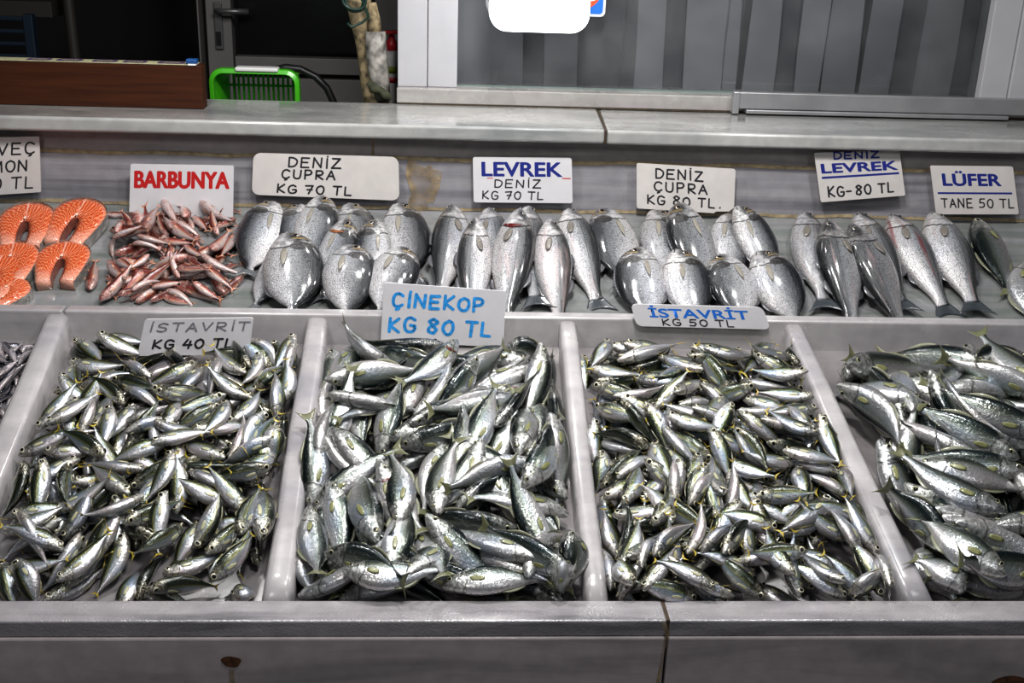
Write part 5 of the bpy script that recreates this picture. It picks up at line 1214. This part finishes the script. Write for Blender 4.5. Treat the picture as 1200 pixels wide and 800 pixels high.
def steak(c, ang, W, Hh, lean, label, th=.026, spread=1.):
    """horseshoe slice; c = px centre, W,H metres, ang turn in the plane"""
    uvc = SH.uv(c[0], c[1], th + .004); n = 49; outer, inner = [], []
    for i in range(n):
        s_ = i / (n - 1); a = math.radians(-90 + 20) - 0; 
        t = (s_ - .5) * 2  # -1 left flap tip .. 1 right flap tip
        # outer outline
        if abs(t) < .55:
            th_ = t / .55 * math.pi * .5; ox, oy = math.sin(th_) * .5, .12 + math.cos(th_) * .38
        else:
            k_ = (abs(t) - .55) / .45; ox = np.sign(t) * (.5 - .16 * k_ ** 1.4 * spread); oy = .12 - .62 * k_
        if abs(t) < .45:
            th_ = t / .45 * math.pi * .5; ix, iy = math.sin(th_) * .085, -.05 + math.cos(th_) * .10
        else:
            k_ = (abs(t) - .45) / .55; ix = np.sign(t) * (.085 + .05 * math.sin(k_ * math.pi * .7) - .05 * k_ * spread); iy = -.05 - .41 * k_
        outer.append((ox * W, oy * Hh)); inner.append((ix * W, iy * Hh))
    ca_, sa_ = math.cos(ang), math.sin(ang)
    def P(x, y, w):
        u = uvc[0] + x * ca_ - y * sa_; v = uvc[1] + x * sa_ + y * ca_
        return SH.P(u, v, w + max(-.0, lean * (y / Hh + .5)) * Hh)
    root = empty('salmon_steak', (0, 0, 0)); tag(root, label, 'fish steak', 'salmon steaks on the left end of the shelf')
    K = 7; vs, at_, fs = [], [], []
    for i in range(n):
        for j in range(K):
            r_ = j / (K - 1); x = inner[i][0] * (1 - r_) + outer[i][0] * r_; y = inner[i][1] * (1 - r_) + outer[i][1] * r_
            dome = .0035 * math.sin(math.pi * min(1, r_ * .9 + .08)) + .0008 * math.sin(i * 1.7 + j) - (.004 if j in (0, K - 1) else 0)
            vs.append(P(x, y, th + dome)); at_.append((i / (n - 1), r_, 0))
    for i in range(n - 1):
        for j in range(K - 1): fs.append((i * K + j, i * K + j + 1, (i + 1) * K + j + 1, (i + 1) * K + j))
    o0 = len(vs)
    for i in range(n):
        for j in (0, K - 1):
            r_ = j / (K - 1); x, y = (inner if j == 0 else outer)[i]; vs.append(P(x, y, .001)); at_.append((i / (n - 1), r_, 1))
    for i in range(n - 1):
        fs.append((i * K, (i + 1) * K, o0 + 2 * (i + 1), o0 + 2 * i)); fs.append((i * K + K - 1, (i + 1) * K + K - 1, o0 + 2 * (i + 1) + 1, o0 + 2 * i + 1))
        fs.append((o0 + 2 * i, o0 + 2 * i + 1, o0 + 2 * i + 3, o0 + 2 * i + 2))
    fs.append(tuple(range(K)) + (o0 + 1, o0)); fs.append(tuple((n - 1) * K + j for j in range(K)) + (o0 + 2 * n - 1, o0 + 2 * n - 2))
    me = fmesh('flesh', vs, fs, at_, MS); link('flesh', me, None, root)
    def band(name, line, off, mat, zt):
        vs, fs = [], []
        for i in range(n):
            x, y = line[i]; q = 1 + off
            yy = y + (.0012 if off > 0 and abs(i - n // 2) < 14 else 0)
            vs += [P(x * q, yy, .0), P(x * q, yy, zt)]
        return mesh(name, vs, [(2 * i, 2 * i + 1, 2 * i + 3, 2 * i + 2) for i in range(n - 1)], mat, root, smooth=True)
    band('skin', outer, .018, MSK, th - .001)
    band('cavity_lining', inner, -.05, MSC, th - .001)
    bv = [P(math.cos(t) * .03 * W, .085 * Hh + math.sin(t) * .03 * Hh, th + .0042) for t in np.linspace(0, 2 * math.pi, 16, endpoint=False)]
    mesh('backbone', bv, [tuple(range(16))], MSB, root)
steak((-8, 320), .0, .125, .15, .0, 'salmon steak at the far left back, cut by the left edge')
steak((29, 261), .1, .120, .145, .06, 'upper left salmon steak below the 30 TL sign')
steak((88, 258), -.15, .120, .150, .08, 'upper right salmon steak leaning on its neighbours')
steak((11, 303), .12, .112, .135, .0, 'salmon steak in the front middle row against the left edge')
steak((71, 303), .04, .112, .140, .0, 'front right salmon steak, nearest the small lone mullet')
steak((4, 338), -.5, .095, .10, .0, 'frontmost small salmon steak at the left edge by the lip')

# ------------------------------------------------------------------ light
w = bpy.data.worlds.new('world'); S.world = w; w.use_nodes = True
bg = w.node_tree.nodes['Background']; bg.inputs[0].default_value = (.75, .82, 1, 1); bg.inputs[1].default_value = .09
def area(name, loc, target, size, power, col=(1, 1, 1), sy=None):
    l = bpy.data.lights.new(name, 'AREA'); l.size = size; l.energy = power; l.color = col
    if sy: l.shape = 'RECTANGLE'; l.size_y = sy
    o = bpy.data.objects.new(name, l); COL.objects.link(o); o.location = loc
    o.rotation_euler = (Vector(target) - Vector(loc)).to_track_quat('-Z', 'Y').to_euler(); return o
area('ceiling_lamp', (.15, -.35, 2.75), (.1, .5, .8), .3, 26, (1, .98, .96))
for x, y, z, e in ((-.55, .35, 2.15, 8.5), (.25, .25, 2.2, 11), (.95, .35, 2.15, 7), (.1, .95, 2.2, 4)):
    area('added_glint_light', (x, y, z), (x, y, 0), .09, e, (1, .985, .97))  # small unseen lights added overhead to give the fish sharp glints
area('street_light', (-1.2, -2.2, 2.9), (0, .4, .9), .6, 14, (1, .97, .95))
area('street_light', (1.6, -2.0, 2.9), (.2, .4, .9), .6, 10, (.95, .97, 1))
S.view_settings.view_transform = 'Standard'; S.view_settings.look = 'None'; S.view_settings.exposure = -.02; S.view_settings.gamma = .88
